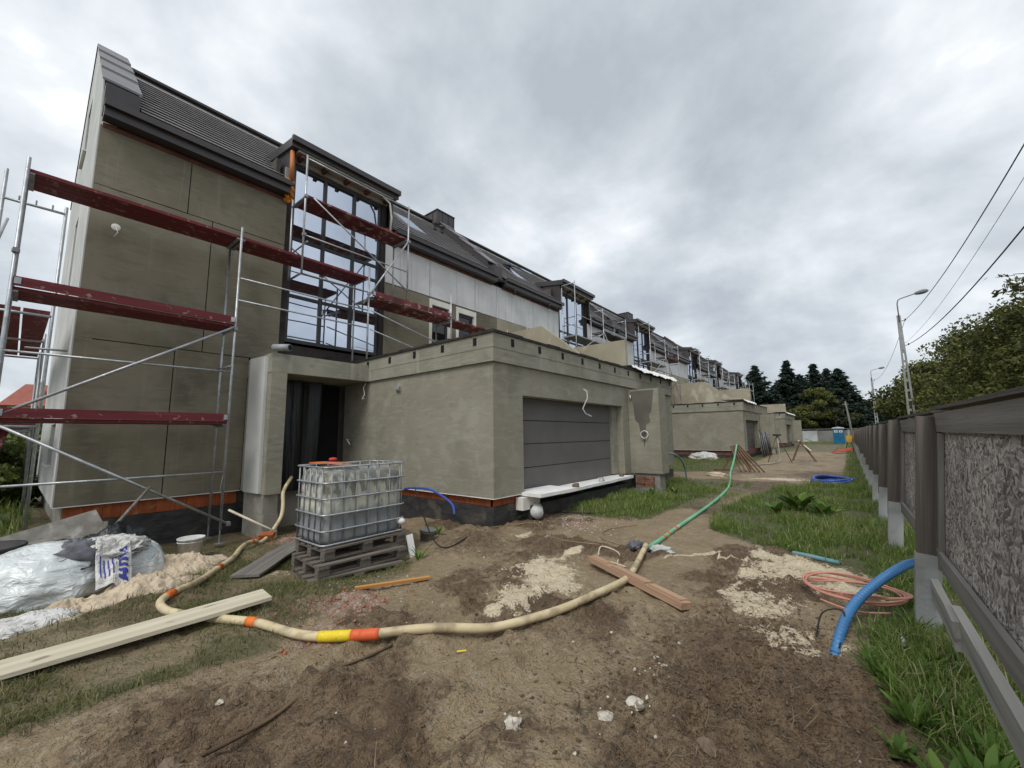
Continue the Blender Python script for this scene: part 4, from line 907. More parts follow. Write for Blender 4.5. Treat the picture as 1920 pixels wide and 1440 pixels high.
for p in ((XO, -.22, 4.55), (XO, 2.72, 3.9), (XO, 2.84, 0.0), (XO, -.22, 2.0)): coupler(s1, p)
tube_part(s1, 'wall_tie', [(XO+.12, 2.66, 3.1), (XI-.25, 2.62, 3.12)], .02, 'galv_dull')
MB().tube([(XO+.02, 2.70, .95), (XO+.03, 2.66, .7), (XO+.02, 2.71, .5), (XO+.03, 2.68, .3)], .005, 5).build('tie_wire', 'galv_dull', s1)
# part on the garage side: deck above the porch and the nearest garage roof
s2 = thing('scaffold', 'short scaffold bay with red deck beside the small windows', 'scaffold', (XO, 7.2, 3.37), 'scaffolds along the terrace')
frame(s2, 8.66, (5.4,), 3.70, 6.55, inner_top=5.5)
deck(s2, 5.80, 8.66, 5.42, toe=True, mt='deck_stained'); deck(s2, 8.66, 11.5, 5.42, toe=False, mt='deck_stained')
frame(s2, 11.5, (5.4,), 3.70, 5.6)
tube_part(s2, 'guard_rail', [(XO, 5.8, 5.02), (XO, 8.66, 4.40)], .019); tube_part(s2, 'guard_rail', [(XO, 5.8, 4.50), (XO, 8.2, 4.02)], .019)
MB().box(-9.45, -9.40, 7.95, 8.05, 3.70, 4.35).build('clamp', 'steel_dark', s2)
# hanging tower in front of the tall window
s3 = thing('scaffold', 'scaffold tower with stained red deck across the tall window', 'scaffold', (XO, 5.4, 5.5), 'scaffolds along the terrace')
for y in (3.97, 6.95):
    tube_part(s3, 'standard', [(XO, y, 5.5), (XO, y, 8.5)]); tube_part(s3, 'standard', [(XI, y, 5.5), (XI, y, 7.62)])
    for z in (7.42, 5.5): tube_part(s3, 'transom', [(XO, y, z), (XI, y, z)], mt='galv_dull')
deck(s3, 3.97, 6.95, 7.5, 'deck_stained', toe=False)
tube_part(s3, 'guard_rail', [(XO, 3.97, 8.42), (XO, 6.95, 8.42)], .019); tube_part(s3, 'guard_rail', [(XO, 3.97, 6.45), (XO, 6.95, 6.45)], .019); tube_part(s3, 'guard_rail', [(XO, 3.97, 5.5), (XO, 6.95, 5.5)], .019, 'galv_dull')
tube_part(s3, 'brace', [(XO+.03, 4.15, 7.45), (XO+.03, 6.95, 5.85)], .019); tube_part(s3, 'brace', [(XO+.03, 6.93, 7.38), (XO+.03, 5.55, 5.14)], .023)
for p in ((XO, 3.97, 7.42), (XO, 3.97, 6.45), (XO, 6.95, 7.38), (XO, 5.72, 5.45)): coupler(s3, p)
tube_part(s3, 'wall_tie', [(XO+.05, 4.05, 6.3), (XI-.2, 3.9, 6.05)], .02, 'galv_dull')
# along the gable
s4 = thing('scaffold', 'scaffold with dark red decks running along the white gable', 'scaffold', (-11.2, -.1, .05), 'scaffolds along the terrace')
for x, zt in ((-11.1, 6.05), (-14.1, 4.1), (-17.1, 4.1)):
    tube_part(s4, 'standard', [(x, .27, .05), (x, .27, zt)]); tube_part(s4, 'standard', [(x, -.48, .05), (x, -.48, zt+.4)])
    for z in (2.0, 4.0, 6.0):
        if z <= zt: tube_part(s4, 'transom', [(x, .27, z-.09), (x, -.48, z-.09)])
for x0 in (-14.1, -17.1):
    for z in (2.0, 4.0):
        for y in (.08, -.27): board('deck_plank', (x0+.02, y, z-.02), (x0+2.98, y, z-.02), .32, .06, 'deck_red', s4)
for y in (.1, -.1, -.3):
    MB().lathe([(.012, 0), (.012, .09)], (-11.1, y, 5.93), 6).build('locking_pin', 'galv_dull', s4)
tube_part(s4, 'wall_tie', [(-11.1, .0, 3.3), (-10.9, .5, 3.28)], .02, 'galv_dull'); tube_part(s4, 'guard_rail', [(-11.1, -.48, 3.0), (-14.1, -.48, 3.0)], .019, 'galv_dull'); tube_part(s4, 'guard_rail', [(-11.1, -.48, 1.0), (-14.1, -.48, 1.0)], .019, 'galv_dull')
tube_part(s4, 'brace', [(-11.05, -.5, 4.9), (-14.1, -.5, 6.6)], .023, 'galv_dull')
board('leaning_plank', (-11.6, -.55, .05), (-13.5, -.2, 1.9), .3, .05, 'deck_stained', s4)
# towers at the far dormers
def far_scaffold(y0, red, lb, lift=0.0):
    s = thing('scaffold', lb, 'scaffold', (XO, y0, 3.4), 'scaffolds along the terrace')
    for y, zt in ((y0, 9.05), (y0+2.9, 8.35), (y0+5.8, 8.35)):
        tube_part(s, 'standard', [(XO, y, 3.5), (XO, y, zt+lift)]); tube_part(s, 'standard', [(XI, y, 3.5), (XI, y, zt-.2+lift)])
        for z in (7.0, zt, 5.4): tube_part(s, 'transom', [(XO, y, z-.1+lift), (XI, y, z-.1+lift)])
    deck(s, y0, y0+2.9, 6.4+lift, 'deck_grey', toe=False)
    deck(s, y0+2.9, y0+5.8, 7.1+lift, 'deck_under', toe=False)
    board('toe_board', (XO+.035, y0+2.95, 7.17+lift), (XO+.035, y0+5.75, 7.17+lift), .03, .14, 'deck_grey' if not red else 'deck_stained', s)
    for z in (7.4, 5.3): tube_part(s, 'guard_rail', [(XO, y0, z+lift), (XO, y0+2.9, z+lift)], .019)
    for z in (8.05,): tube_part(s, 'guard_rail', [(XO, y0+2.9, z+lift), (XO, y0+5.8, z+lift)], .019)
    tube_part(s, 'brace', [(XO+.03, y0+.1, 5.5+lift), (XO+.03, y0+2.9, 7.0+lift)], .022); tube_part(s, 'brace', [(XO+.03, y0+2.9, 7.0+lift), (XO+.03, y0+5.7, 4.2+lift)], .022)
for k, (y0, red, lb) in enumerate(((16.6, 0, 'silver scaffold tower at the second dormer window'), (26.2, 1, 'scaffold tower with red toe board at the third dormer'), (38.0, 0, 'scaffold at the fourth dormer, just behind the middle garage'), (46.5, 0, 'scaffold at the fifth dormer of the terrace'), (58.5, 0, 'farthest scaffold, at the last dormer by the spruces'))):
    far_scaffold(y0, red, lb)
s5 = thing('scaffold', 'low handrail posts above the nearest garage roof', 'scaffold', (XO, 13.4, 3.4), 'scaffolds along the terrace')
tube_part(s5, 'standard', [(XO, 12.75, 3.4), (XO, 12.75, 6.05)]); tube_part(s5, 'guard_rail', [(XO, 12.75, 5.9), (XO, 16.5, 5.9)], .019, 'galv_dull'); coupler(s5, (XO, 13.6, 5.9))

# ------------------------------------------------------------------ fence, leaning slightly outwards
fn = thing('site_fence', 'weathered fence of strand board panels and dark timber posts', 'fence', (.42, 5, 0))
LEAN = .095
def fxp(z, off=0.0): return .38+off+LEAN*z
posts = [-.2, 2.35, 4.97, 7.95, 10.45, 13.0, 15.6, 18.1, 20.7, 23.3, 25.9, 28.4, 31, 33.6, 36.2, 38.8, 41.4, 44, 46.6, 49.2, 51.8]
rr = random.Random(3)
for k, y in enumerate(posts):
    if k in (0, 1): continue
    zt = 1.78+rr.uniform(-.03, .03); jt = rr.uniform(-.012, .012); wd = .17 if k < 4 else .16
    board('post', (fxp(.48)+jt, y, .48), (fxp(zt)+jt, y+rr.uniform(-.02, .02), zt), wd, .07, 'fence_wood', fn, up=(0, 1, 0), seg=6, rough=.003, seed=k)
    board('concrete_stub', (fxp(-.35)-.012, y, -.35), (fxp(.62)-.012+.0, y, .60+rr.uniform(-.08, .08)), wd-.015, .095, 'concrete_pale', fn, up=(0, 1, 0))
    if k % 3 != 0 and k > 3: board('fence_plank', (fxp(.55, -.01), y+.32, .55), (fxp(1.74, -.01), y+.30, 1.74+rr.uniform(-.04, .02)), .17, .03, 'fence_wood', fn, up=(1, 0, .0), seg=4, rough=.003, seed=k+50)
for k, (a, b_) in enumerate(zip(posts[:-1], posts[1:])):
    x0 = .072
    if k < 7:
        W = [(fxp(.56, x0), a+.06, .56), (fxp(.56, x0), b_-.03, .56), (fxp(1.70, x0), b_-.03, 1.70), (fxp(1.70, x0), a+.06, 1.70)]
        MB().prism(W, (.018, 0, 0)).build('strand_panel', 'strand_board', fn)
    else:
        n_ = 12; yy = a+.05
        while yy < b_-.1:
            ww = rr.uniform(.14, .19); board('fence_plank', (fxp(.5, x0+.01), yy+ww/2, .5), (fxp(1.7, x0+.01), yy+ww/2, 1.70+rr.uniform(-.03, .03)), .025, ww-.012, 'fence_wood', fn, up=(0, 1, 0), seg=1, seed=k); yy += ww
    cut = rr.uniform(.3, .7)
    board('top_rail', (fxp(1.72, .045), a+.02, 1.70), (fxp(1.72, .045), b_, 1.71), .03, .155, 'fence_grey' if k < 5 else 'fence_wood', fn, seg=6, rough=.004, seed=k+9)
    board('coping', (fxp(1.81, .06), a-.02, 1.805), (fxp(1.81, .06), b_-.05+rr.uniform(0, .05), 1.81+rr.uniform(-.012, .02)), .11, .025, 'fence_wood', fn, seg=6, rough=.006, seed=k+19)
    board('bottom_board', (fxp(.60, .055), a+.05, .605), (fxp(.60, .055), b_-.02, .60), .03, .15, 'fence_grey' if k < 5 else 'fence_wood', fn, seg=4, rough=.004, seed=k+29)
    if k < 4: board('panel_batten', (fxp(.53, x0-.02), b_-.14, .53), (fxp(1.62, x0-.02), b_-.14, 1.62), .035, .045, 'fence_grey', fn, up=(0, 1, 0), seed=k)
# loose lower batten fixed to the near post
board('lower_batten', (.438, 4.88, .355), (.432, 3.95, .335), .045, .18, 'batten_grey', fn, seg=3, rough=.003, seed=4)
board('lower_batten', (.468, 4.25, .345), (.442, 1.4, .385), .05, .19, 'batten_grey', fn, seg=6, rough=.003, seed=6)

# ------------------------------------------------------------------ water tank on pallets
def pallet(loc, rot, lb, L_=1.2, W_=.8):
    z = loc[2]
    p = thing('pallet', lb, 'pallet', loc, 'stacked pallets')
    c, s = math.cos(rot), math.sin(rot)
    def pt(u, v, zz): return (loc[0]+u*c-v*s, loc[1]+u*s+v*c, z+zz)
    for k in range(5): v = -W_/2+.06+k*(W_-.12)/4; board('deck_slat', pt(-L_/2, v, .133), pt(L_/2, v, .133), .11, .021, 'pallet_wood', p, seg=3, rough=.004, seed=k)
    for k in range(3): u = -L_/2+.07+k*(L_-.14)/2; board('cross_slat', pt(u, -W_/2, .111), pt(u, W_/2, .111), .13, .021, 'pallet_wood', p, seed=k)
    for a in range(3):
        for b_ in range(3):
            u = -L_/2+.07+a*(L_-.14)/2; v = -W_/2+.06+b_*(W_-.12)/2; board('block', pt(u-.07, v, .061), pt(u+.07, v, .061), .10, .078, 'pallet_wood', p)
    for b_ in range(3): v = -W_/2+.06+b_*(W_-.12)/2; board('bottom_slat', pt(-L_/2, v, .011), pt(L_/2, v, .011), .10, .021, 'pallet_wood', p, seg=2, rough=.004, seed=b_)
    return p
zb = gzs(-5.2, 3.1)-.01
TC = (-5.62, 3.19)
pallet((-5.35, 3.02, zb), R(78), 'lowest weathered pallet under the caged water tank', 1.2, .9)
pallet((-5.42, 3.08, zb+.146), R(86), 'middle weathered pallet under the caged water tank', 1.2, .9)
pallet((-5.56, 3.18, zb+.292), R(90), 'uppermost pallet carrying the caged water tank', 1.2, .84)
tk = thing('water_tank', 'caged plastic water tank streaked with dried mortar', 'tank', (TC[0], TC[1], zb+.44))
z0, z1 = zb+.445, zb+.445+.90; hx, hy = .395, .595
n_ = 40; prof = []
for k, (zz, ins) in enumerate(((0, .06), (.03, .015), (.08, 0), (.2, 0), (.32, .012), (.35, .0), (.55, .0), (.62, .012), (.66, 0), (.78, .0), (.86, .012), (.91, .035), (.945, .08), (.955, .15), (.95, .3))):
    prof.append((z0+zz, ins))
vs = []; fs = []
for zz, ins in prof:
    for k in range(n_):
        a = 2*math.pi*(k+.5)/n_; ca, sa = math.cos(a), math.sin(a); e_ = 9.0
        rr_ = (abs(ca)**e_+abs(sa)**e_)**(-1/e_)
        rib = .004*math.sin(k*math.pi/2.5) if zz < z1-.05 else 0
        vs.append((TC[0]+(hx-ins+rib)*ca*rr_, TC[1]+(hy-ins+rib)*sa*rr_, zz+(.03*math.sin(a*2+1) if ins >= .06 and zz > z0+.5 else 0)))
for i in range(len(prof)-1):
    for k in range(n_): j = (k+1) % n_; fs.append((i*n_+k, i*n_+j, (i+1)*n_+j, (i+1)*n_+k))
fs.append(tuple((len(prof)-1)*n_+k for k in range(n_)))
mb = MB(); mb.add(vs, fs, True); mb.build('tank', 'tank_plastic', tk)
cx, cy = hx+.022, hy+.022
def ring(z, r=.011, wob=.0):
    pts = []; rc = .07
    for (sx, sy), a0 in (((1, 1), 0), ((-1, 1), 90), ((-1, -1), 180), ((1, -1), 270)):
        for q in range(4):
            a = R(a0+q*30); pts.append((TC[0]+sx*(cx-rc)+rc*math.cos(a), TC[1]+sy*(cy-rc)+rc*math.sin(a), z+random.uniform(-wob, wob)))
    pts.append(pts[0]); return pts
for k, zz in enumerate((.03, .20, .40, .60, .80, 1.0)): MB().tube(ring(z0+zz-.01, .012), .012, 7, False).build('cage_ring', 'galv', tk)
for sx in (-1, 1):
    for k in range(7):
        y = TC[1]-cy+.10+k*(2*cy-.20)/6; MB().tube([(TC[0]+sx*(cx-.012), y, z0), (TC[0]+sx*(cx-.012), y, z0+1.0)], .010, 6).build('cage_bar', 'galv_dull', tk)
for sy in (-1, 1):
    for k in range(5):
        x = TC[0]-cx+.09+k*(2*cx-.18)/4; MB().tube([(x, TC[1]+sy*(cy-.012), z0), (x, TC[1]+sy*(cy-.012), z0+1.0)], .010, 6).build('cage_bar', 'galv_dull', tk)
MB().lathe([(.001, -.02), (.045, 0), (.05, .06), (.03, .10), (.001, .11)], (TC[0]+hx-.02, TC[1]+hy-.06, z0+.14), 12, axis=(1, .3, 0)).build('valve', 'lid_white', tk)
MB().lathe([(.12, 0), (.13, .05), (.11, .06), (.001, .06)], (TC[0]-.02, TC[1]+.1, z1-.02), 16).build('filler_lid', 'lid_white', tk)
for yy, mt in ((2.75, 'tape_orange'), (2.83, 'beam_brown'), (2.92, 'plank_grey')):
    tag(board('loose_board', (-6.0, yy, z0+1.02+.0), (-5.25, yy+.10, z0+1.025), .05, .016, mt), {'tape_orange': 'narrow orange lath lying across the caged tank', 'beam_brown': 'narrow brown lath lying across the caged tank', 'plank_grey': 'narrow grey lath lying across the caged tank'}[mt], 'lath')
gl = MB(); gl.lathe([(.001, .0), (.05, .005), (.062, .025), (.045, .045), (.001, .05)], (-5.95, 3.05, z0+1.03), 10); tag(gl.build('work_glove', 'glove_red', origin=(-5.95, 3.05, z0+1.03)), 'red rubber glove on top of the caged tank', 'glove')
tag(board('leaning_offcut', (-5.0, 3.83, zb+.02), (-5.08, 3.80, zb+.40), .10, .02, 'foam_white', up=(1, 0, 0)), 'white offcut strip leaning against the pallet stack', 'offcut')

# ------------------------------------------------------------------ street lamps, poles, wires beyond the fence
def ladder_pole(x, y, zt, lb):
    p = thing('street_lamp', lb, 'street lamp', (x, y, 0), 'street lamps on concrete poles')
    for s in (-1, 1):
        m_ = MB(); m_.prism([(x+s*.16-.05, y-.08, -.3), (x+s*.16+.05, y-.08, -.3), (x+s*.045+.04, y-.06, zt), (x+s*.045-.04, y-.06, zt)], (0, .15, 0)); m_.build('pole_leg', 'concrete_pale', p)
    z = 1.0
    while z < zt-.3:
        t_ = z/zt; hw = .16*(1-t_)+.045*t_; MB().box(x-hw+.02, x+hw-.02, y-.05, y+.06, z, z+.14).build('rung', 'concrete_pale', p); z += .6
    MB().box(x-.09, x+.09, y-.075, y+.085, zt-2.2, zt+.02).build('pole_head', 'concrete_pale', p)
    MB().tube([(x, y-.1, zt-.4), (x, y-.1, zt+.75), (x+.06, y-.1, zt+.98), (x+.18, y-.1, zt+1.05), (x+.85, y-.1, zt+1.22)], .032, 8).build('bracket_arm', 'lamp_grey', p)
    l = MB(); l.lathe([(.02, 0), (.09, .08), (.13, .25), (.14, .42), (.10, .58), (.02, .66)], (x+.80, y-.1, zt+1.21), 12, axis=(1, 0, .14)); l.build('lamp_head', 'lamp_grey', p)
    for z, s in ((zt-.35, 1), (zt-1.9, 1)):
        MB().tube([(x+.05, y, z), (x+.28, y, z+.02)], .02, 6).lathe([(.03, 0), (.04, .06), (.03, .12)], (x+.28, y, z), 8).build('insulator', 'steel_dark', p)
    return p
LP = [(3.08, -2.5), (3.08, 34.5), (3.08, 73.0), (3.15, 122.0)]
ladder_pole(3.08, 34.5, 8.75, 'nearest street lamp on a ladder pole behind the fence'); ladder_pole(3.08, 73, 8.7, 'second street lamp farther along the lane'); ladder_pole(3.15, 122, 8.7, 'farthest street lamp, tiny above the tree line')
def wire(a, b_, sag, r, lb):
    a, b_ = Vector(a), Vector(b_); pts = [a.lerp(b_, k/24)+Vector((0, 0, -4*sag*(k/24)*(1-k/24))) for k in range(25)]
    tag(MB().tube(pts, r, 5).build('overhead_wire', 'wire_grey', origin=a), lb, 'wire', 'overhead wires')
for k in range(1, 3):
    x0, y0 = LP[k]; x1, y1 = LP[k+1]
    wire((x0+.28, y0, 8.5), (x1+.28, y1, 8.45), .9, .012, ('upper wire running from the nearest lamp to the second', 'upper wire running from the second lamp to the farthest')[k-1])
wire((3.36, 34.5, 8.45), (3.3, -4, 8.6), 1.1, .014, 'thick upper wire rising to the right from the nearest lamp')
wire((3.36, 34.5, 6.9), (3.45, -4, 7.4), 1.1, .018, 'thick lower cable rising to the right from the nearest lamp')
wire((3.22, 34.5, 7.0), (3.1, -4, 8.0), 1.0, .006, 'thin wire between the two thick ones at right')
bp = thing('utility_pole', 'plain wooden pole behind the blue portable toilet', 'pole', (.0, 76, 0))
MB().tube([(.45, 76, -.3), (.3, 76, 3), (.05, 76, 5.9)], [.15, .13, .09], 10).build('shaft', 'wall_grey', bp); MB().box(-.3, .4, 75.95, 76.05, 5.4, 5.52).build('cross_arm', 'wall_grey', bp)
wire((-.2, 76, 5.46), (-9.5, 84.5, 4.6), .9, .02, 'sagging wire in front of the dark spruces')

# ------------------------------------------------------------------ trees
def leaf_quads(P, size, rs, up=0.3, asp=.55):
    n = len(P); d = rs.normal(size=(n, 3)); d /= np.linalg.norm(d, axis=1, keepdims=True)
    e_ = rs.normal(size=(n, 3)); e_ -= d*(e_*d).sum(1, keepdims=True); e_ /= np.linalg.norm(e_, axis=1, keepdims=True)
    s = size*rs.uniform(.6, 1.3, (n, 1)); a = d*s; b_ = e_*s*asp
    V = np.stack([P-a, P+b_-a*.1, P+a, P-b_-a*.1], 1).reshape(-1, 3); F = np.arange(4*n).reshape(n, 4); return V, F
def leafy_tree(name, lb, loc, H, rad, nclump, nleaf, size, mat, seed, trunk=.2, group='trees behind the fence', low=.25, flat=.8):
    rs = np.random.RandomState(seed); x, y, z = loc
    r = thing(name, lb, 'tree', loc, group)
    tb = MB(); tb.tube([(x, y, z-.2), (x+.1, y, z+H*.3), (x+.2, y+.1, z+H*.6), (x+.1, y, z+H*.85)], [trunk, trunk*.75, trunk*.45, trunk*.15], 8)
    cl = []
    for k in range(nclump):
        a = rs.uniform(0, 6.28); u = rs.uniform(low, 1.0); prof = math.sin(math.pi*min(1, (u-low)/(1-low)*.82+.18))**.6
        q = rad*prof*math.sqrt(rs.uniform(.25, 1)); p = np.array([x+q*math.cos(a), y+q*math.sin(a), z+H*u*(1-.10*(q/rad)**2)]); cl.append(p)
        if k % 2 == 0: h_ = max(.2, u-.25); tb.tube([(x+.15*h_, y, z+H*h_*.8), tuple((p+np.array([x, y, z+H*h_]))/2+rs.normal(0, .1, 3)), tuple(p)], [trunk*.3, trunk*.18, .012], 5, False)
    tb.build('trunk', 'bark', r)
    per = nleaf//nclump; P = []; T = []
    for p in cl:
        s_ = rs.uniform(.22, .5)*rad*.42; q = rs.normal(size=(per, 3)); q /= np.linalg.norm(q, axis=1, keepdims=True); q *= (2.25*rs.rand(per, 1)**.45)*np.array([s_, s_, s_*flat*.75]); P.append(p+q)
        T.append(np.clip(rs.uniform(.15, .6)+.22*q[:, 2]/s_+rs.normal(0, .13, per), 0, 1))  # upper leaves of a clump get lighter tone, sky light put into colour
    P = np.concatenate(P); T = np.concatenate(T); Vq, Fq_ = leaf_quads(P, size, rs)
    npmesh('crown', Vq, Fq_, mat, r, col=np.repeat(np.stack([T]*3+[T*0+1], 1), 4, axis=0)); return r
for k, a in enumerate((
    ('broad_tree', 'tall leafy tree at the right edge overhanging the fence', (6.8, 15.5, 0), 6.2, 3.3, 80, 52000, .062, 'leaf_tree', 1),
    ('broad_tree', 'second leafy tree from the right edge behind the fence', (7.0, 22.5, 0), 6.8, 3.7, 80, 44000, .075, 'leaf_tree', 2),
    ('broad_tree', 'leafy tree behind the nearest street lamp', (7.6, 32, 0), 7.4, 4.2, 80, 38000, .09, 'leaf_tree', 3),
    ('broad_tree', 'smaller leafy tree to the left of the nearest lamp', (7.6, 45, 0), 8.3, 4.2, 60, 20000, .12, 'leaf_tree', 4),
    ('broad_tree', 'last leafy tree in the row, close to the second lamp', (7.8, 60, 0), 8.4, 4.6, 50, 13000, .2, 'leaf_tree', 5),
    ('hedge_bush', 'dark bush just over the fence at the right edge', (4.6, 11.5, 0), 3.3, 2.2, 40, 12000, .07, 'leaf_tree', 6),
    ('hedge_bush', 'low bush over the fence, left of the tall right tree', (5.2, 18.5, 0), 3.6, 2.4, 40, 10000, .085, 'leaf_tree', 7),
    ('hedge_bush', 'low bush at the foot of the nearest street lamp', (5.2, 27, 0), 3.5, 2.6, 40, 9000, .10, 'leaf_tree', 8))):
    leafy_tree(*a)
def spruce(lb, loc, H, rad, seed, mat='needles'):
    rs = np.random.RandomState(seed); x, y, z = loc; r = thing('spruce_tree', lb, 'tree', loc, 'spruces beyond the garden wall')
    MB().tube([(x, y, z-.3), (x, y, z+H*.98)], [.28, .03], 8).build('trunk', 'bark', r)
    P = []; D = []; S = []; h_ = .06*H
    while h_ < H*.99:
        u = h_/H; rr_ = rad*1.9*(1-u)**.92*rs.uniform(.6, 1.12)+.15; nb = int(5+8*(1-u))
        for b_ in range(nb):
            a = rs.uniform(0, 6.28); ln = rr_*rs.uniform(.65, 1.12); m_ = max(3, int(ln/.16))
            for q in range(m_):
                t_ = (q+.5)/m_; d = ln*t_; dr = -.30*d+.24*d*d/max(ln, .3)
                c = np.array([x+d*math.cos(a), y+d*math.sin(a), z+h_+dr])
                for k in range(3): P.append(c+rs.normal(0, .13, 3)*np.array([1, 1, .8])); D.append((math.cos(a+rs.normal(0, .6)), math.sin(a+rs.normal(0, .6)), -.35+rs.normal(0, .25))); S.append(.46*(1.1-.3*t_))
        h_ += .26*(1-.25*u)*H/15
    P = np.array(P); D = np.array(D); D /= np.linalg.norm(D, axis=1, keepdims=True); S = np.array(S)[:, None]
    e_ = np.cross(D, rs.normal(size=D.shape)); e_ /= np.linalg.norm(e_, axis=1, keepdims=True)
    Vq = np.stack([P-D*S*.7, P+e_*S*.32, P+D*S, P-e_*S*.32], 1).reshape(-1, 3); n = len(P)
    T = np.clip(rs.normal(.45, .25, n), 0, 1); npmesh('crown', Vq, np.arange(4*n).reshape(n, 4), mat, r, col=np.repeat(np.stack([T]*3+[T], 1), 4, axis=0)); return r
for k, (x, y, H, rd, lb) in enumerate(((-12.9, 90, 14.6, 4.0, 'leftmost spruce, just behind the last house'), (-10.6, 96, 11.0, 3.4, 'short dark spruce between the first and second tall ones'), (-7.9, 92, 15.2, 3.6, 'tall pointed spruce, second from the left'), (-6.3, 95, 12.6, 3.2, 'slim spruce crowding the tall pointed one'),
        (-4.0, 93, 14.2, 3.0, 'spruce with open top in the middle of the row'), (-2.2, 96, 13.4, 2.8, 'narrow spruce right of the open topped one'), (-.6, 92, 12.8, 4.2, 'broad spruce at the right end of the row'), (-15.8, 97, 10.5, 3.2, 'spruce half hidden behind the roofs'), (1.6, 99, 7.6, 3.0, 'low spruce beside the wooden pole'), (-10.0, 90, 9.5, 3.4, 'low spruce filling the gap beside the leftmost one'), (-5.4, 91, 11.2, 3.2, 'spruce between the tall pointed and the open topped ones'), (.8, 94, 9.6, 3.2, 'spruce stepping down at the right end'))):
    spruce(lb, (x, y, 0), H, rd, 20+k)
leafy_tree('garden_tree', 'yellowish green tree in front of the spruces', (-3.8, 86, 0), 8.6, 3.4, 40, 9000, .20, 'leaf_tree', 31, group='trees beyond the garden wall')
leafy_tree('garden_tree', 'dark leafy tree behind the blue portable toilet', (-1.6, 87.5, 0), 6.5, 3.6, 36, 7000, .20, 'leaf_far', 32, group='trees beyond the garden wall')
leafy_tree('garden_tree', 'dark leafy tree behind the farthest garage', (-9.0, 88, 0), 5.6, 4.0, 36, 7000, .20, 'leaf_far', 33, group='trees beyond the garden wall')
leafy_tree('garden_tree', 'dull green tree beyond the lane, right of the spruces', (4.2, 96, 0), 7.0, 3.4, 40, 7000, .22, 'leaf_far', 34, group='trees beyond the garden wall')
leafy_tree('garden_tree', 'rounded tree at the end of the lane', (8.0, 104, 0), 7.6, 3.8, 40, 7000, .24, 'leaf_far', 35, group='trees beyond the garden wall')
bt = leafy_tree('garden_tree', 'sparse half bare tree showing above the last roofs', (-20.5, 84, 0), 16.5, 3.0, 60, 900, .16, 'leaf_far', 36, group='trees beyond the garden wall', low=.45)
rs = np.random.RandomState(50); P = []
for k in range(260):
    a = rs.uniform(-70, 75); yv = 118+rs.uniform(0, 10)+abs(a-10)*.12; hh = rs.uniform(3.5, 7)
    q = rs.normal(size=(60, 3))*np.array([1.8, 1.2, hh*.28])+np.array([a, yv, hh*.45]); P.append(q)
P = np.concatenate(P); Vq, Fq_ = leaf_quads(P, .38, rs); T = np.clip(rs.normal(.4, .2, len(P)), 0, 1)
tag(npmesh('far_wood', Vq, Fq_, 'leaf_far', col=np.repeat(np.stack([T]*4, 1), 4, axis=0)), 'dark far wood closing the view at the end of the site', 'wood', kind='stuff')
# left side, beyond the gable
for k, (lb, loc, H, rd, nl) in enumerate((('green bush at the left edge beyond the gable scaffold', (-21, -1.4, 0), 2.2, 2.0, 9000), ('broad green bush behind the gable scaffold posts', (-26, .2, 0), 2.5, 2.4, 9000), ('rounded bush in front of the red roofed house', (-33, .6, 0), 3.0, 3.0, 8000), ('low weedy bush by the foot of the gable', (-16.5, -.6, 0), 1.5, 1.2, 5000))):
    leafy_tree('garden_bush', lb, loc, H, rd, 34, nl, .10, 'leaf_bush', 60+k, trunk=.07, group='bushes beyond the gable', low=.08)
hr = thing('red_roof_house', 'distant house with red tiled roof at the left edge', 'house', (-66, .5, 0))
MB().box(-72, -62, -.6, 9, -.2, 5.2).build('wall', 'render_cream', hr)
rf_ = MB(); rf_.add([(-61.3, -1.2, 5.1), (-61.3, 9.6, 5.1), (-72.7, 9.6, 5.1), (-72.7, -1.2, 5.1), (-66, .4, 7.6), (-66, 7.6, 7.6)], [(0,1,5,4), (1,2,5), (2,3,4,5), (3,0,4), (3,2,1,0)]); ro = rf_.build('roof', 'roof_red', hr)
MB().box(-64.4, -63.6, 1.0, 1.7, 6.0, 7.7).build('chimney', 'render_cream', ro)
for yy in (.2, 2.9, 5.6): MB().box(-61.995, -61.96, yy, yy+1.2, 2.2, 3.6).build('window', 'glass_dark', hr)

# ------------------------------------------------------------------ things far down the site
gw = thing('garden_wall', 'pale low garden wall across the end of the site', 'wall', (-5, 83, 0))
for k in range(9):
    x = -17+k*2.2; MB().box(x+.04, x+2.16, 83, 83.14, -.1, 1.75).build('wall_panel', 'garden_wall' if k in (3, 4, 5) else 'wall_grey', gw); MB().box(x-.1, x+.036, 82.95, 83.2, -.1, 1.95).build('wall_post', 'wall_grey', gw)
MB().box(-17, 2.9, 82.9, 83.25, 1.952, 2.05).build('wall_coping', 'wall_grey', gw)
tl = thing('portable_toilet', 'blue portable toilet with white roof at the far end', 'toilet', (-1.0, 68, 0), None)
MB().box(-1.55, -.40, 67.6, 68.7, .0, 1.98).build('cabin', 'toilet_blue', tl)
ds = MB().box(-1.40, -.55, 67.585, 67.598, .12, 1.86).build('door', 'toilet_blue', tl)
for k in range(4):
    z = .35+k*.28; MB().prism([(-1.36, 67.58, z+.26), (-.975, 67.58, z), (-.59, 67.58, z+.26), (-.59, 67.58, z+.32), (-.975, 67.58, z+.06), (-1.36, 67.58, z+.32)], (0, -.02, 0)).build('door_rib', 'toilet_blue', ds)
for xx in (-1.22, -.72):
    s_ = MB().box(xx-.19, xx+.17, 67.57, 67.582, 1.46, 1.76).build('door_sign', 'sign_white', ds); MB().box(xx-.06, xx+.05, 67.562, 67.569, 1.54, 1.68).build('sign_mark', 'sign_blue', ds)
for xx in (-1.55, -.46): MB().box(xx, xx+.06, 67.56, 67.6, 0, 1.98).build('corner_trim', 'toilet_blue', tl)
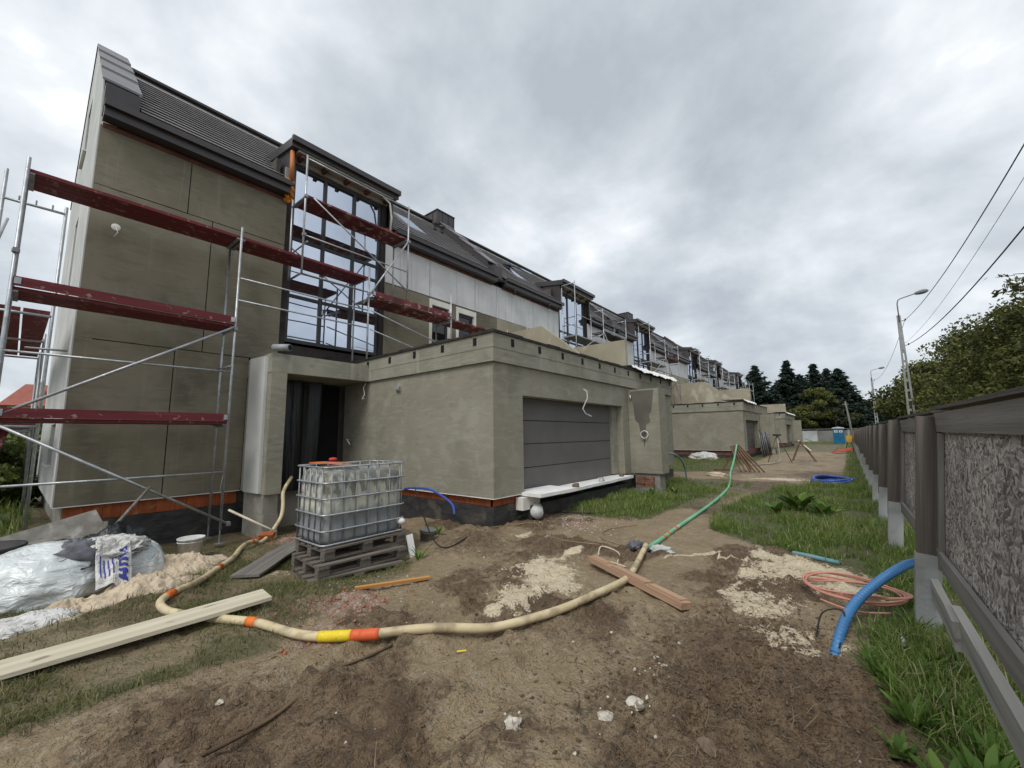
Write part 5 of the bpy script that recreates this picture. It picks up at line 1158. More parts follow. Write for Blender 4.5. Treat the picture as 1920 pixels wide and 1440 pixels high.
MB().prism([(-1.62, 67.5, 1.985), (-.33, 67.5, 1.985), (-.38, 67.5, 2.10), (-.97, 67.5, 2.20), (-1.57, 67.5, 2.10)], (0, 1.28, 0)).build('roof', 'toilet_white', tl)
yp = thing('yellow_box', 'yellow hopper on a stand at the far end of the fence', 'hopper', (.1, 44, 0))
MB().prism([(-.14, 43.9, .75), (.16, 43.9, .75), (.22, 43.9, 1.25), (-.2, 43.9, 1.25)], (0, .35, 0)).build('hopper', 'yellow_paint', yp)
MB().tube([(-.3, 43.9, 0), (.02, 44, 1.2)], .03, 6).build('stand_leg', 'steel_dark', yp); MB().tube([(.25, 44, 0), (.05, 44.1, 1.2)], .03, 6).build('stand_leg', 'steel_dark', yp); MB().box(-.05, .1, 43.95, 44.1, 1.26, 1.75).build('mast', 'concrete_pale', yp)
of = thing('barrier_panels', 'red plastic barrier boards lying on the track', 'barrier', (-.5, 38.5, 0))
for k in range(3): board('barrier_board', (-1.0+.1*k, 38.0+.5*k, .1+.06*k), (.1, 38.8+.4*k, .28+.05*k), .25, .05, 'red_plastic', of)
rn = thing('netting_fence', 'rusty red netting leaning beside the portable toilet', 'netting', (.2, 66, 0))
for k in range(7): board('net_pole', (-.1+.12*k, 64+k*.5, 0), (.25+.12*k, 64.2+k*.5, 1.6-.05*k), .05, .03, 'rubble_red', rn)
# leaning timbers (trestle), standing pipe, bundle of steel sheets, sacks
tr = thing('timber_stack', 'brown timbers leaning on a trestle at the middle distance', 'timber', (-3.6, 19.6, 0))
for k in range(6): board('timber', (-3.55+.16*k, 19.2+.03*k, .05), (-4.15+.06*k, 20.5+.04*k, 1.04+.01*k), .055, .045, 'timber_brown', tr, seed=k)
for s in (0, 1): board('trestle_leg', (-4.5+1.1*s, 20.5, .02), (-3.95, 20.6, .95), .06, .05, 'timber_brown', tr)
board('trestle_bar', (-4.3, 20.2, .45), (-3.6, 20.9, .5), .06, .06, 'timber_brown', tr)
board('base_timber', (-4.6, 19.2, .08), (-3.9, 19.35, .08), .12, .1, 'timber_brown', tr)
sp_ = thing('standpipe', 'pale bent standpipe rising from the track', 'pipe', (-2.9, 25.5, 0))
MB().tube([(-3.9, 22.6, .06), (-3.2, 24.2, .06), (-2.9, 25.2, .10), (-2.86, 25.5, .25), (-2.92, 25.6, 1.45)], .035, 8).build('pipe', 'concrete', sp_); MB().box(-3.1, -2.75, 25.5, 25.7, 1.43, 1.53).build('valve_head', 'steel_dark', sp_)
for s in (-1, 1): MB().tube([(-2.92, 25.6, 1.5), (-2.92+s*.5, 25.8+s*.3, .05)], .02, 5).build('strut', 'timber_brown', sp_)
lt = thing('trestle', 'low timber trestle behind the bent standpipe', 'trestle', (-2.1, 29, 0))
board('trestle_leg', (-2.6, 28.5, 0), (-2.2, 29, 1.1), .08, .06, 'timber_brown', lt); board('trestle_leg', (-1.5, 28.2, 0), (-2.2, 29, 1.1), .08, .06, 'timber_brown', lt); board('trestle_bar', (-2.3, 29.2, 1.12), (-1.7, 28.4, .55), .08, .06, 'plank_pale', lt)
bs = thing('steel_bars', 'upright grey bars stacked against the middle garage', 'bars', (-4.6, 33, 0))
rb = random.Random(5)
for k in range(24):
    y = 31.4+k*.27; MB().tube([(-4.45+rb.uniform(-.05, .05), y, 0), (-4.6, y+rb.uniform(-.08, .08), 1.5+rb.uniform(-.1, .3))], .022, 6).build('bar', 'steel_dark' if k % 3 else 'galv_dull', bs)
for z in (.35, 1.25): MB().tube([(-4.58, 31.3, z), (-4.58, 37.9, z)], .02, 6).build('cross_bar', 'steel_dark', bs)
for k in range(2): MB().box(-4.82+.02*k, -4.805+.02*k, 33.7+k*1.6, 34.9+k*1.6, .1, 1.5).build('sheet', 'galv_dull', bs)


# ------------------------------------------------------------------ loose things on the ground
from mathutils import noise as mn
def lump(name, c, rad, seed, mat, amp=.25, freq=2.0, res=(28, 14), flat=-.25, ridge=False, parent=None, smooth=True, oct_=3, stretch=(1, 1, 1)):
    """a crumpled closed body, flattened where it rests"""
    mb_ = MB(); nu, nv = res; vs = []; off = Vector((seed*3.1, seed*1.7, seed*.9))
    for j in range(nv+1):
        th = math.pi*j/nv
        for i in range(nu):
            ph = 2*math.pi*i/nu; d = Vector((math.sin(th)*math.cos(ph), math.sin(th)*math.sin(ph), math.cos(th)))
            q = 0; a_ = 1; fr = freq
            for o_ in range(oct_):
                v_ = mn.noise(Vector((d.x*stretch[0], d.y*stretch[1], d.z*stretch[2]))*fr+off*(o_+1)); q += a_*((1-2*abs(v_)) if ridge else v_); a_ *= .55; fr *= 2.1
            k = 1+amp*q
            z = d.z*k
            if z < flat: z = flat+(z-flat)*.08
            vs.append((c[0]+d.x*k*rad[0], c[1]+d.y*k*rad[1], c[2]+(z-flat)*rad[2]))
    fs = []
    for j in range(nv):
        for i in range(nu): i2 = (i+1) % nu; fs.append((j*nu+i, (j+1)*nu+i, (j+1)*nu+i2, j*nu+i2))
    mb_.add(vs, fs, smooth); return mb_.build(name, mat, parent, origin=c)
def onG(x, y, up=0.0): return (x, y, gzs(x, y)+up)
def path(pts, up, n=8):
    """smooth path through plan points, laid on the ground unless a height is given"""
    P = [Vector((p[0], p[1], (gzs(p[0], p[1])+up) if len(p) < 3 else p[2])) for p in pts]; o_ = []
    for i in range(len(P)-1):
        p0, p1, p2, p3 = P[max(i-1, 0)], P[i], P[i+1], P[min(i+2, len(P)-1)]
        for k in range(n):
            t_ = k/n; o_.append(.5*((2*p1)+(-p0+p2)*t_+(2*p0-5*p1+4*p2-p3)*t_*t_+(-p0+3*p1-3*p2+p3)*t_**3))
    o_.append(P[-1]); return o_
# plaster pump hose
hs = thing('pump_hose', 'thick cream plaster hose with orange tape snaking across the mud', 'hose', onG(-3, 2))
hp = [(-9.5, 3.95, .80), (-9.1, 3.64, .56), (-9.0, 3.61, .33), (-8.93, 3.56, .10), (-8.85, 3.42, -.08), (-8.6, 3.15), (-8.2, 2.8), (-7.6, 2.45), (-6.95, 2.15), (-6.35, 1.75), (-5.85, 1.45), (-5.55, 1.18), (-5.35, 1.06), (-5.1, 1.06), (-4.85, 1.16), (-4.5, 1.33), (-4.15, 1.50), (-3.75, 1.60), (-3.43, 1.71), (-3.19, 1.85), (-2.99, 2.01), (-2.74, 2.24), (-2.53, 2.5), (-2.33, 2.81), (-2.12, 3.22), (-2.05, 3.68), (-2.03, 4.23), (-2.09, 4.71), (-2.23, 5.38), (-2.32, 5.74)]
HPts = path(hp, .036)
for k in range(3):    # lay the hose smoothly over the bumps
    HPts = [HPts[0]]+[(HPts[i-1]+HPts[i]*2+HPts[i+1])/4 for i in range(1, len(HPts)-1)]+[HPts[-1]]
gl_ = [gzs(p.x, p.y) for p in HPts]; mz = [max(gl_[max(0, i-5):i+6]) for i in range(len(HPts))]
for k in range(30): mz = [mz[0]]+[(mz[i-1]+mz[i]*2+mz[i+1])/4 for i in range(1, len(mz)-1)]+[mz[-1]]
for i, p in enumerate(HPts):
    if i > 44: p.z = mz[i]+.026
MB().tube(HPts, .036, 12).build('hose', 'hose_cream', hs)
def band(px, ln, mt, nm='tape_band', r=.0385):
    c = min(range(len(HPts)), key=lambda i: (HPts[i].xy-Vector(px)).length); a = c; d = 0
    pts = [HPts[c]]
    while d < ln and a < len(HPts)-1: d += (HPts[a+1]-HPts[a]).length; a += 1; pts.append(HPts[a])
    if d > ln*1.3 and len(pts) > 1: pts[-1] = pts[-2].lerp(pts[-1], max(.05, 1-(d-ln)/(pts[-1]-pts[-2]).length))
    MB().tube(pts, r, 12).build(nm, mt, hs)
band((-8.25, 2.85), .10, 'tape_orange'); band((-6.6, 1.92), .10, 'tape_red'); band((-5.58, 1.2), .14, 'tape_orange'); band((-4.22, 1.47), .10, 'tape_orange', r=.041)
band((-3.42, 1.71), .27, 'tape_yellow', r=.041); band((-3.18, 1.86), .22, 'tape_red', r=.0425)
gh = thing('green_hose', 'green plaster hose running towards the leaning timbers', 'hose', onG(-2.4, 7))
gp = path([(-2.32, 5.74), (-2.38, 6.39), (-2.43, 7.43), (-2.46, 8.77), (-2.58, 10.5), (-2.75, 12.4), (-3.0, 14.2), (-3.4, 16.4), (-3.65, 17.7, .10), (-3.72, 18.8, .50), (-3.80, 19.9, 1.0), (-3.95, 20.7, 1.08), (-4.2, 21.2, .7)], .034)
MB().tube(gp, .034, 10).build('hose', 'hose_green', gh)
for i, mt in ((10, 'tape_red'), (12, 'tape_orange'), (15, 'tape_red')): MB().tube([gp[i], gp[i].lerp(gp[i+1], .55)], .038, 10).build('tape_band', mt, gh)
MB().tube([gp[0], gp[1]], .045, 12).build('coupling', 'galv_dull', gh)
tag(lump('rag', onG(-2.47, 5.72, -.01), (.10, .12, .07), 3, 'rag_grey', .5, 2.4), 'grey rag wrapped under the hose coupling', 'rag')
tag(lump('rag', onG(-2.16, 5.85, -.01), (.16, .12, .06), 5, 'rag_white', .5, 2.4), 'white rag beside the hose coupling', 'rag')
# boards
def gboard(nm, a, b_, wd, th, mt, lb, cat='plank', up=.02, **kw):
    return tag(board(nm, onG(*a, up), onG(*b_, up), wd, th, mt, **kw), lb, cat)
tag(board('scaffold_plank', onG(-4.80, -.55, .045), (-4.60, 1.74, max(p.z for p in HPts if abs(p.x+4.6) < .35 and p.y < 2)+.062), .31, .032, 'plank_pale', seg=10, warp=-.006, rough=.004), 'long pale plank lying across the hose at lower left', 'plank')
gboard('old_plank', (-7.0, 3.05), (-5.85, 1.95), .34, .03, 'plank_grey', 'weathered grey plank lying left of the pallets', up=.04, seg=8, rough=.012)
gboard('lath', (-4.14, 2.42), (-3.86, 3.18), .05, .025, 'strip_orange', 'orange wooden lath in the mud by the pallets', 'lath', up=.025)
bm_ = board('notched_beam', onG(-2.66, 4.83, .08), onG(-1.32, 4.17, .048), .135, .06, 'beam_brown', up=(.05, .1, 1)); tag(bm_, 'notched brown beam lying over the hose', 'beam')
W0 = WM[bm_.name]
for a, b_, c0, c1, h_ in ((.0, .30, -.02, .064, .010), (.42, .98, -.045, .0645, .018), (1.02, 1.44, -.03, .0645, .012)):
    q = MB(); q.box(a, b_, c0, c1, .0305, .0305+h_); me = bpy.data.meshes.new('raised_lip'); me.from_pydata(q.v, [], q.f); me.materials.append(M['beam_brown']); o_ = bpy.data.objects.new('raised_lip', me); C.objects.link(o_); place(o_, W0.copy(), bm_)
# bags, sacks, heaps at left
tag(lump('plastic_bag', onG(-7.25, .42, -.05), (.62, .60, .44), 2, 'bag_plastic', .055, 1.3, (150, 70), ridge=True, oct_=3, stretch=(.8, 1.3, 1.6)), 'big crumpled clear plastic bag stuffed with waste', 'bag')
tag(lump('plastic_bag', onG(-7.22, 1.08, -.05), (.40, .36, .40), 9, 'bag_plastic', .05, 1.4, (110, 56), ridge=True, oct_=3, stretch=(1.2, 2.0, .8)), 'smaller clear plastic bag at the right of the pile', 'bag')
bk = lump('refuse_bag', onG(-7.55, .98, .0), (.3, .34, .42), 12, 'plastic_black', .2, 2, (36, 20), ridge=True); tag(bk, 'black refuse bag behind the clear plastic bags', 'bag')
tag(lump('foil_scrap', onG(-7.05, .62, .30), (.22, .20, .16), 17, 'rag_grey', .4, 2.2, (40, 22), ridge=True), 'torn grey foil between the two clear bags', 'foil')
sk = thing('paper_sack', 'crumpled paper cement sack with blue print on the bags', 'sack', onG(-6.68, .86, .05))
nU, nV = 16, 22; sv = []; sf = []
def sackp(u, v, lift=0.0):
    x = -6.90+.42*u; y = .72+.30*v; z = gzs(-6.68, .86)+.50-.42*u+.03*math.sin(v*7+u*5)+.03*math.sin(u*9+v*3)+.012*math.sin(v*17)+.010*math.sin(u*23+v*11)
    return (x+lift*.7, y, z+lift*.7)
for a in range(nU+1):
    for b_ in range(nV+1): sv.append(sackp(a/nU, b_/nV))
for a in range(nU):
    for b_ in range(nV): q = a*(nV+1)+b_; sf.append((q, q+nV+1, q+nV+2, q+1))
mb = MB(); mb.add(sv, sf, False); mb.build('paper', 'sack_paper', sk)
def strip(u0, u1, v0, v1, mt='print_blue', nm='print_mark'):
    m_ = MB(); vs = []; n1_, n2_ = 5, 5
    for a in range(n1_+1):
        for b_ in range(n2_+1): vs.append(sackp(u0+(u1-u0)*a/n1_, v0+(v1-v0)*b_/n2_, .006))
    m_.add(vs, [(a*(n2_+1)+b_, (a+1)*(n2_+1)+b_, (a+1)*(n2_+1)+b_+1, a*(n2_+1)+b_+1) for a in range(n1_) for b_ in range(n2_)]); m_.build(nm, mt, sk)
# the large letters B A U M I T run down the sack, smaller lines of print beside them
GL = {'B': ('110', '101', '110', '101', '110'), 'A': ('010', '101', '111', '101', '101'), 'U': ('101', '101', '101', '101', '111'), 'M': ('101', '111', '111', '101', '101'), 'I': ('111', '010', '010', '010', '111')}
u = .22
for ch in 'BAUM':
    m_ = MB()
    for r_, row in enumerate(GL[ch]):
        for c_, bit in enumerate(row):
            if bit == '1':
                a0 = u+c_*.045; b0 = .62+(4-r_)*.055; m_.add([sackp(a0, b0, .007), sackp(a0+.047, b0, .007), sackp(a0+.047, b0+.057, .007), sackp(a0, b0+.057, .007)], [(0,1,2,3)])
    m_.build('printed_letter', 'print_blue', sk); u += .175
for k in range(4): strip(.35+.0*k, .85, .12+.11*k, .16+.11*k)
s2_ = thing('paper_sack', 'torn white sack with dark print, on top of the bags', 'sack', onG(-7.15, .95, .4))
lump('paper', onG(-7.1, .86, .36), (.24, .26, .11), 23, 'sack_paper', .4, 2.3, (40, 20), ridge=True, parent=s2_); 
tag(lump('white_sack', onG(-6.02, .20, -.02), (.15, .28, .08), 27, 'sack_paper', .34, 2.4, (44, 20), ridge=True), 'flattened white sack in the grass at the left edge', 'sack')
mk('label_paper', (.72, .72, .70), None, 4, .7)
tag(board('paper_label', onG(-6.66, .36, .20), onG(-6.64, .56, .19), .008, .13, 'label_paper', up=(-.55, 0, 1)), 'white paper label stuck on the big clear bag', 'label')
def heap(lb, cx, cy, rx, ry, h_, seed, n=70):
    xs = np.linspace(-1.25, 1.25, n); U, Vv = np.meshgrid(xs, xs, indexing='ij'); x = cx+U*rx; y = cy+Vv*ry
    d = np.sqrt(U**2+Vv**2); rag_ = fbm(x*3+seed, y*3, 3)
    env = np.clip(1.15-d-(rag_-.5)*1.1, 0, 1)**.8
    ch = 1-np.abs(fbm(x*8+seed, y*8, 3)*2-1); c2 = 1-np.abs(fbm(x*19+seed, y*19+4, 2)*2-1); z = gz(x, y)-.025+env*h_*(.30+.65*ch)+env*(c2-.6)*.075+env*(fbm(x*40, y*40, 2)-.5)*.03
    idx_ = np.arange(n*n).reshape(n, n); Fh = np.stack([idx_[:-1, :-1], idx_[1:, :-1], idx_[1:, 1:], idx_[:-1, 1:]], -1).reshape(-1, 4)
    keep = (env.ravel()[Fh] > .001).any(1)
    o_ = npmesh('mortar_heap', np.stack([x.ravel(), y.ravel(), z.ravel()], 1), Fh[keep], 'heap_sand', origin=(cx, cy, gzs(cx, cy)), smooth=True)
    tag(o_, lb, 'heap', 'dumped mortar heaps')
heap('largest heap of dumped pale mortar right of the clear bags', -7.15, 1.55, .52, .56, .16, 1, 130)
heap('long low heap of mortar in front of the clear bags', -6.35, 1.05, .34, .52, .17, 2, 90)
heap('small round heap of mortar at the lower left of the bags', -6.22, .48, .22, .22, .13, 3, 70)
# mortar trough with a shovel, black tub at the frame edge
tg = thing('mortar_trough', 'grey mortar crusted trough tipped up behind the bags', 'trough', onG(-8.6, .7))
board('trough_bottom', (-8.55, .08, .22), (-8.85, .98, .42), .46, .03, 'mortar', tg, up=(.75, .25, .6)); board('trough_side', (-8.76, .99, .44), (-8.70, 1.04, .02), .40, .03, 'mortar', tg, up=(0, 1, .1)); board('trough_lip', (-8.36, .06, .08), (-8.62, .98, .26), .05, .05, 'mortar', tg)
lump('mortar_crust', (-8.62, .5, .26), (.16, .36, .05), 8, 'mortar', .4, 3, (30, 12), parent=tg)
tag(MB().tube([(-8.3, .78, .02), (-8.75, 1.15, .42), (-9.2, 1.55, .86)], .022, 8).build('shovel_handle', 'plank_grey', origin=(-8.3, .78, 0)), 'wooden shovel handle sticking up from the trough', 'handle')
tb_ = thing('mortar_tub', 'black mortar tub cut by the left frame edge', 'tub', onG(-8.3, -.15))
MB().lathe([(.001, .02), (.24, .02), (.34, .40), (.37, .41), (.36, .43), (.33, .42), (.24, .06), (.001, .06)], onG(-8.1, -.12, .02), 22).build('shell', 'tub_black', tb_)
# buckets
def bucket(loc, r, h_, mt, lb, ax=(0, 0, 1), handle=True, fill=None):
    b_ = thing('bucket', lb, 'bucket', loc, 'buckets'); A = Vector(ax).normalized()
    MB().lathe([(.001, 0), (r*.82, 0), (r*.98, h_*.93), (r*1.06, h_*.94), (r*1.06, h_), (r*.97, h_), (r*.80, .015), (.001, .015)], loc, 20, axis=ax).build('shell', mt, b_)
    MB().lathe([(r*.985, h_*.80), (r*1.03, h_*.81), (r*1.03, h_*.84), (r*.985, h_*.85)], loc, 20, axis=ax).build('rib', mt, b_)
    o1 = A.orthogonal().normalized(); o2 = A.cross(o1); c = Vector(loc)+A*h_*.9
    if handle: MB().tube([c+o1*r*1.03*math.cos(t_)+(o2*.75+A*(-.55))*r*1.1*math.sin(t_) for t_ in [math.pi*k/12 for k in range(13)]], .006, 6).build('handle', 'galv_dull', b_)
    if fill: MB().lathe([(.001, h_*.7), (r*.92, h_*.7)], loc, 18, axis=ax).build('contents', fill, b_)
    return b_
bucket(onG(-7.60, 1.80, .0), .16, .30, 'bucket_white', 'milky white bucket behind the mortar heap', fill='mortar')
bucket(onG(-5.55, 4.50, -.02), .13, .20, 'bucket_grey', 'dirty grey bucket right of the caged tank', ax=(.1, .05, 1), fill='mortar')
bucket((-4.80, 6.60, gzs(-4.9, 6.7)+.13), .14, .24, 'bucket_white', 'white bucket lying on its side by the garage corner', ax=(-.70, .72, .06), handle=False)
# foam slabs on the garage sill, stacked bricks
for k, (a, b_, x0, zz, lb) in enumerate(((6.50, 7.75, -4.62, .49, 'foam slab nearest the corner on the garage sill'), (7.55, 8.9, -4.82, .42, 'second foam slab on the garage sill'), (8.93, 10.15, -4.84, .425, 'third foam slab on the garage sill'), (10.18, 11.33, -4.82, .435, 'farthest foam slab on the garage sill'))):
    m_ = MB(); m_.box(-5.36, x0, a, b_, zz-.03, zz+.035); o_ = m_.build('foam_slab', 'foam_white', origin=(-5.1, a, zz)); o_.rotation_euler = (0, 0, R((-2.5, 1.0, -.6, .8)[k])); tag(o_, 'white '+lb, 'foam slab', 'foam slabs on the sill')
m_ = MB(); m_.box(-5.16, -4.98, 6.38, 6.94, .20, .44); tag(m_.build('foam_block', 'foam_trim', origin=(-5.1, 6.4, .2)), 'upright foam block under the nearest sill slab', 'foam block')
m_ = MB(); m_.box(-5.30, -4.94, 6.6, 11.3, -.3, .27); tag(m_.build('door_footing', 'tar', origin=(-5.1, 9, -.3)), 'black tarred footing strip below the garage door', 'footing')
for k, (x, y, z) in enumerate(((-4.9, 8.25, .465), (-4.95, 9.6, .47), (-5.0, 10.9, .48))): tag(lump('stone', (x, y, z), (.07, .09, .07), 40+k, 'stone_brown' if k != 1 else 'stone_white', .3, 1.6, (14, 8), smooth=False), ('brown stone weighing down the second foam slab', 'small pale stone on the third foam slab', 'brown stone on the farthest foam slab')[k], 'stone')
rb = random.Random(8); nb = 0
for row in range(5):
    for col_ in range(2):
        a = rb.uniform(-.04, .04); m_ = MB(); m_.box(-.12, .12, -.06, .06, 0, .065); o_ = m_.build('brick', 'old_brick', origin=(0, 0, 0)); place(o_, Matrix.Translation((-4.72+.27*col_+rb.uniform(-.015, .015), 11.55+rb.uniform(-.02, .02), gzs(-4.6, 11.5)+.10+.068*row)) @ Matrix.Rotation(a, 4, 'Z'))
        tag(o_, ('lowest', 'second', 'third', 'fourth', 'topmost')[row]+' brick of the '+('left', 'right')[col_]+' column in the wing wall stack', 'brick', 'bricks stacked before the wing wall')
tag(lump('tarpaulin_scrap', onG(-4.45, 11.4, -.02), (.36, .22, .09), 44, 'rag_grey', .45, 2.4, (36, 16), ridge=True), 'dark crumpled sheeting under the brick stack', 'sheeting')
for k, (x, y, rz) in enumerate(((-8.9, 2.95, .3), (-9.05, 3.1, 1.2), (-8.75, 3.12, .8))):
    m_ = MB(); m_.box(-.12, .12, -.06, .06, 0, .07); o_ = m_.build('brick', 'clay_block'); place(o_, Matrix.Translation(onG(x, y, .01+.05*(k == 2))) @ Matrix.Rotation(rz, 4, 'Z') @ Matrix.Rotation(.2*k, 4, 'X')); tag(o_, ('orange brick lying nearest the scaffold foot', 'orange brick against the porch footing', 'tilted orange brick on the other two')[k], 'brick', 'loose orange bricks')
tag(MB().tube([(-9.3, 2.75, .30), (-8.9, 3.15, .02), (-8.7, 3.4, -.15)], .022, 7).build('batten_pole', 'plank_pale', origin=(-9, 3, 0)), 'pale stick leaning from the scaffold foot to the porch', 'stick')
# pipes and cables
def pipe(nm, pts, r, mt, lb, cat='pipe', up=.02, n=10, seg_=8):
    return tag(MB().tube(path(pts, up, seg_), r, n).build(nm, mt, origin=onG(pts[0][0], pts[0][1])), lb, cat)
bpts = path([(-.25, 4.08, -.14), (-.19, 4.32, .05), (-.10, 4.66, .17), (.05, 4.90, .30), (.20, 5.08, .40), (.36, 5.40, .43), (.60, 5.85, .38)], 0, 14)
cp = thing('corrugated_pipe', 'thick blue corrugated pipe bending from a hole to the fence', 'pipe', onG(-.26, 4.1))
dense = path([tuple(p) for p in bpts[::6]], 0, 16); rs_ = [.036+.0025*(1 if i % 4 < 2 else -1) for i in range(len(dense))]
MB().tube(dense, rs_, 14).build('pipe', 'pipe_blue', cp)
MB().tube([dense[18], dense[20]], .041, 14).build('collar', 'pipe_blue', cp)
MB().tube(path([(-.2, 4.18), (-.16, 4.5, .16), (-.3, 4.45, .14), (-.34, 4.2, .03)], .02), .006, 6).build('pull_wire', 'cable_black', cp)
def coil(nm, c, rx, ry, r, turns, mt, lb, seed, tail=()):
    rn_ = random.Random(seed); t_ = thing(nm, lb, 'coil', onG(*c))
    for k in range(turns):
        ax, ay = rx*(1-.16*rn_.random()), ry*(1-.16*rn_.random()); ox, oy = rn_.uniform(-.05, .05)*rx, rn_.uniform(-.05, .05)*ry; pts = []
        for a in range(49):
            th = 2*math.pi*a/48; x, y = c[0]+ox+ax*math.cos(th), c[1]+oy+ay*math.sin(th); pts.append((x, y, gzs(c[0], c[1])+.03+k*r*1.1+.02*math.sin(th*2+k)))
        MB().tube(pts, r, 7, False).build('loop', mt, t_)
    if tail: MB().tube(path(tail, .03), r, 7).build('tail', mt, t_)
coil('cable_duct_coil', (-.10, 5.33), .44, .34, .0095, 5, 'coil_orange', 'coil of orange duct in the grass beside the fence', 2, ((-.35, 5.05), (-.1, 4.9), (.15, 5.05)))
coil('hose_coil', (-.55, 16.6), .52, .95, .035, 4, 'coil_blue', 'coil of dark blue hose on the grass farther back', 3, ((-.2, 17.3), (0, 18.3), (.1, 19.3)))
pipe('short_pipe', [(-.70, 6.62), (-.48, 6.55), (-.22, 6.56)], .028, 'pipe_teal', 'short teal pipe end in the grass')
pipe('water_hose', [(-8.0, 5.45, .35), (-7.58, 5.48, .52), (-6.98, 5.5, .58), (-6.55, 5.5, .54), (-6.0, 5.45, .37), (-5.8, 5.35, .2)], .022, 'coil_blue', 'blue hose arching past the garage side wall', 'hose')
pipe('grey_blue_pipe', [(-5.0, 13.2, 1.0), (-4.7, 14.0, .98), (-4.68, 14.9, .82), (-4.68, 15.5, .45), (-4.7, 15.7, .0)], .03, 'pipe_teal', 'thin grey blue pipe arching beside the wing wall')
pipe('far_hose', [(-5.0, 60, .3), (-4.4, 61, .8), (-3.6, 62, .5), (-3.3, 62.5, .05)], .05, 'hose_green', 'pale hose arching by the farthest garage', 'hose')
pipe('black_cable', [(-5.15, 3.95, .85), (-5.0, 4.0, .45), (-4.8, 4.05, .12), (-4.7, 4.2), (-4.75, 4.6), (-4.95, 5.1)], .010, 'cable_black', 'black cable hanging from the caged tank to the mud', 'cable', .012, 6)
pipe('tan_cord', [(-4.95, 4.6), (-5.0, 5.4), (-4.9, 5.95), (-4.5, 6.1), (-4.0, 5.7), (-3.45, 5.4), (-2.9, 5.5)], .008, 'cord_tan', 'thin tan cord looping over the mud by the garage', 'cord', .012, 6)
pipe('tan_cord', [(-3.1, 7.3), (-3.35, 6.7), (-3.2, 6.1), (-2.7, 5.9), (-2.5, 5.95)], .007, 'cord_tan', 'thin tan cord ending at the hose coupling', 'cord', .01, 6)
pipe('black_cable', [(-5.0, 7.4), (-4.6, 7.6), (-4.1, 8.1), (-3.6, 9.2)], .014, 'cable_black', 'black cable lying in grass before the garage door', 'cable', .03, 6)
pipe('twine', [(-2.75, 5.15), (-2.85, 5.45), (-2.6, 5.45), (-2.45, 5.1), (-2.28, 4.95), (-2.5, 5.0), (-2.72, 4.92)], .012, 'twine', 'loop of pale twine beside the notched beam', 'twine', .02, 6)
pipe('buried_rod', [(-2.70, .70), (-2.74, 1.1), (-2.75, 1.46)], .012, 'clod', 'long thin rod half sunk in the near mud', 'rod', .012, 6)
pipe('buried_rod', [(-2.82, 1.44), (-2.78, 1.7), (-2.76, 1.93)], .010, 'clod', 'shorter rod sunk in mud before the taped hose', 'rod', .012, 6)
tag(lump('cement_bag', onG(-7.4, 28.6), (.7, .4, .30), 50, 'rag_white', .25, 1.8, (36, 18), ridge=True), 'white sacks lying before the middle garage', 'sack')
tag(lump('cement_bag', onG(-4.1, 17.6), (.30, .20, .10), 51, 'heap_sand', .3, 2, (30, 16), ridge=True), 'pale sack on the ground before the timbers', 'sack')
# stones
for k, (x, y, r_, lb, mt) in enumerate(((-1.57, 1.88, .050, 'pale brown speckled stone near the lower middle', 'stone_white'), (-1.23, 2.33, .044, 'white broken stone left of its white neighbours', 'stone_white'), (-1.13, 2.52, .048, 'white broken stone at the right, largest of the pair', 'stone_white'), (-.72, 2.45, .045, 'round brown stone in the dark soil at lower right', 'stone_brown'), (-1.20, 3.2, .028, 'small white pebble in the dark soil', 'stone_white'), (-3.19, .97, .022, 'tiny white fragment in the mud at lower left', 'stone_white'), (-2.72, .62, .07, 'flat reddish stone sunk in mud at lower left', 'stone_brown'))):
    tag(lump('stone', onG(x, y, -.012), (r_*1.2, r_, r_*.8), 70+k, mt, .45, 1.3, (12, 7), smooth=False), lb, 'stone', 'stones in the mud')
def scatter(nm, lb, mt, spots, seed, size, cat='rubble', flat=.7):
    rs_ = np.random.RandomState(seed); Vs = []; Fs = []; b0 = 0
    for cx, cy, rx, ry, n in spots:
        for k in range(n):
            x, y = cx+rs_.normal(0, rx), cy+rs_.normal(0, ry); s = size*math.exp(np.clip(rs_.normal(-.1, .5), -1.2, .7)); z = gzs(x, y) if n < 120 else None
            c = np.array([(1, 0, 0), (0, 1, 0), (-1, 0, 0), (0, -1, 0), (0, 0, 1), (0, 0, -1)], float)*rs_.uniform(.6, 1.3, (6, 1))*s*np.array([1, .8, flat]); a = rs_.uniform(0, 6.28)
            c = c @ np.array([[math.cos(a), math.sin(a), 0], [-math.sin(a), math.cos(a), 0], [0, 0, 1]]); Vs.append(c+np.array([x, y, 0])); Fs.append(np.array([(0,1,4),(1,2,4),(2,3,4),(3,0,4),(1,0,5),(2,1,5),(3,2,5),(0,3,5)])+b0); b0 += 6
    V_ = np.concatenate(Vs); cen = V_.reshape(-1, 6, 3)[:, :, :2].mean(1); zz = gz(cen[:, 0], cen[:, 1]); V_[:, 2] += np.repeat(zz, 6)+size*.15
    o_ = npmesh(nm, V_, np.concatenate(Fs), mt); tag(o_, lb, cat, kind='stuff')
scatter('white_fragments', 'scattered white plaster crumbs in the mud', 'stone_white', ((-1.2, 3.05, .08, .2, 26), (-1.15, 2.4, .12, .1, 14), (-2.0, 2.6, .9, .9, 60), (-4.1, 6.8, .35, .4, 420), (-4.2, 2.5, .35, .3, 70), (-3.2, 4.4, .5, .6, 60), (-4.6, 7.3, .3, .3, 120)), 1, .011)
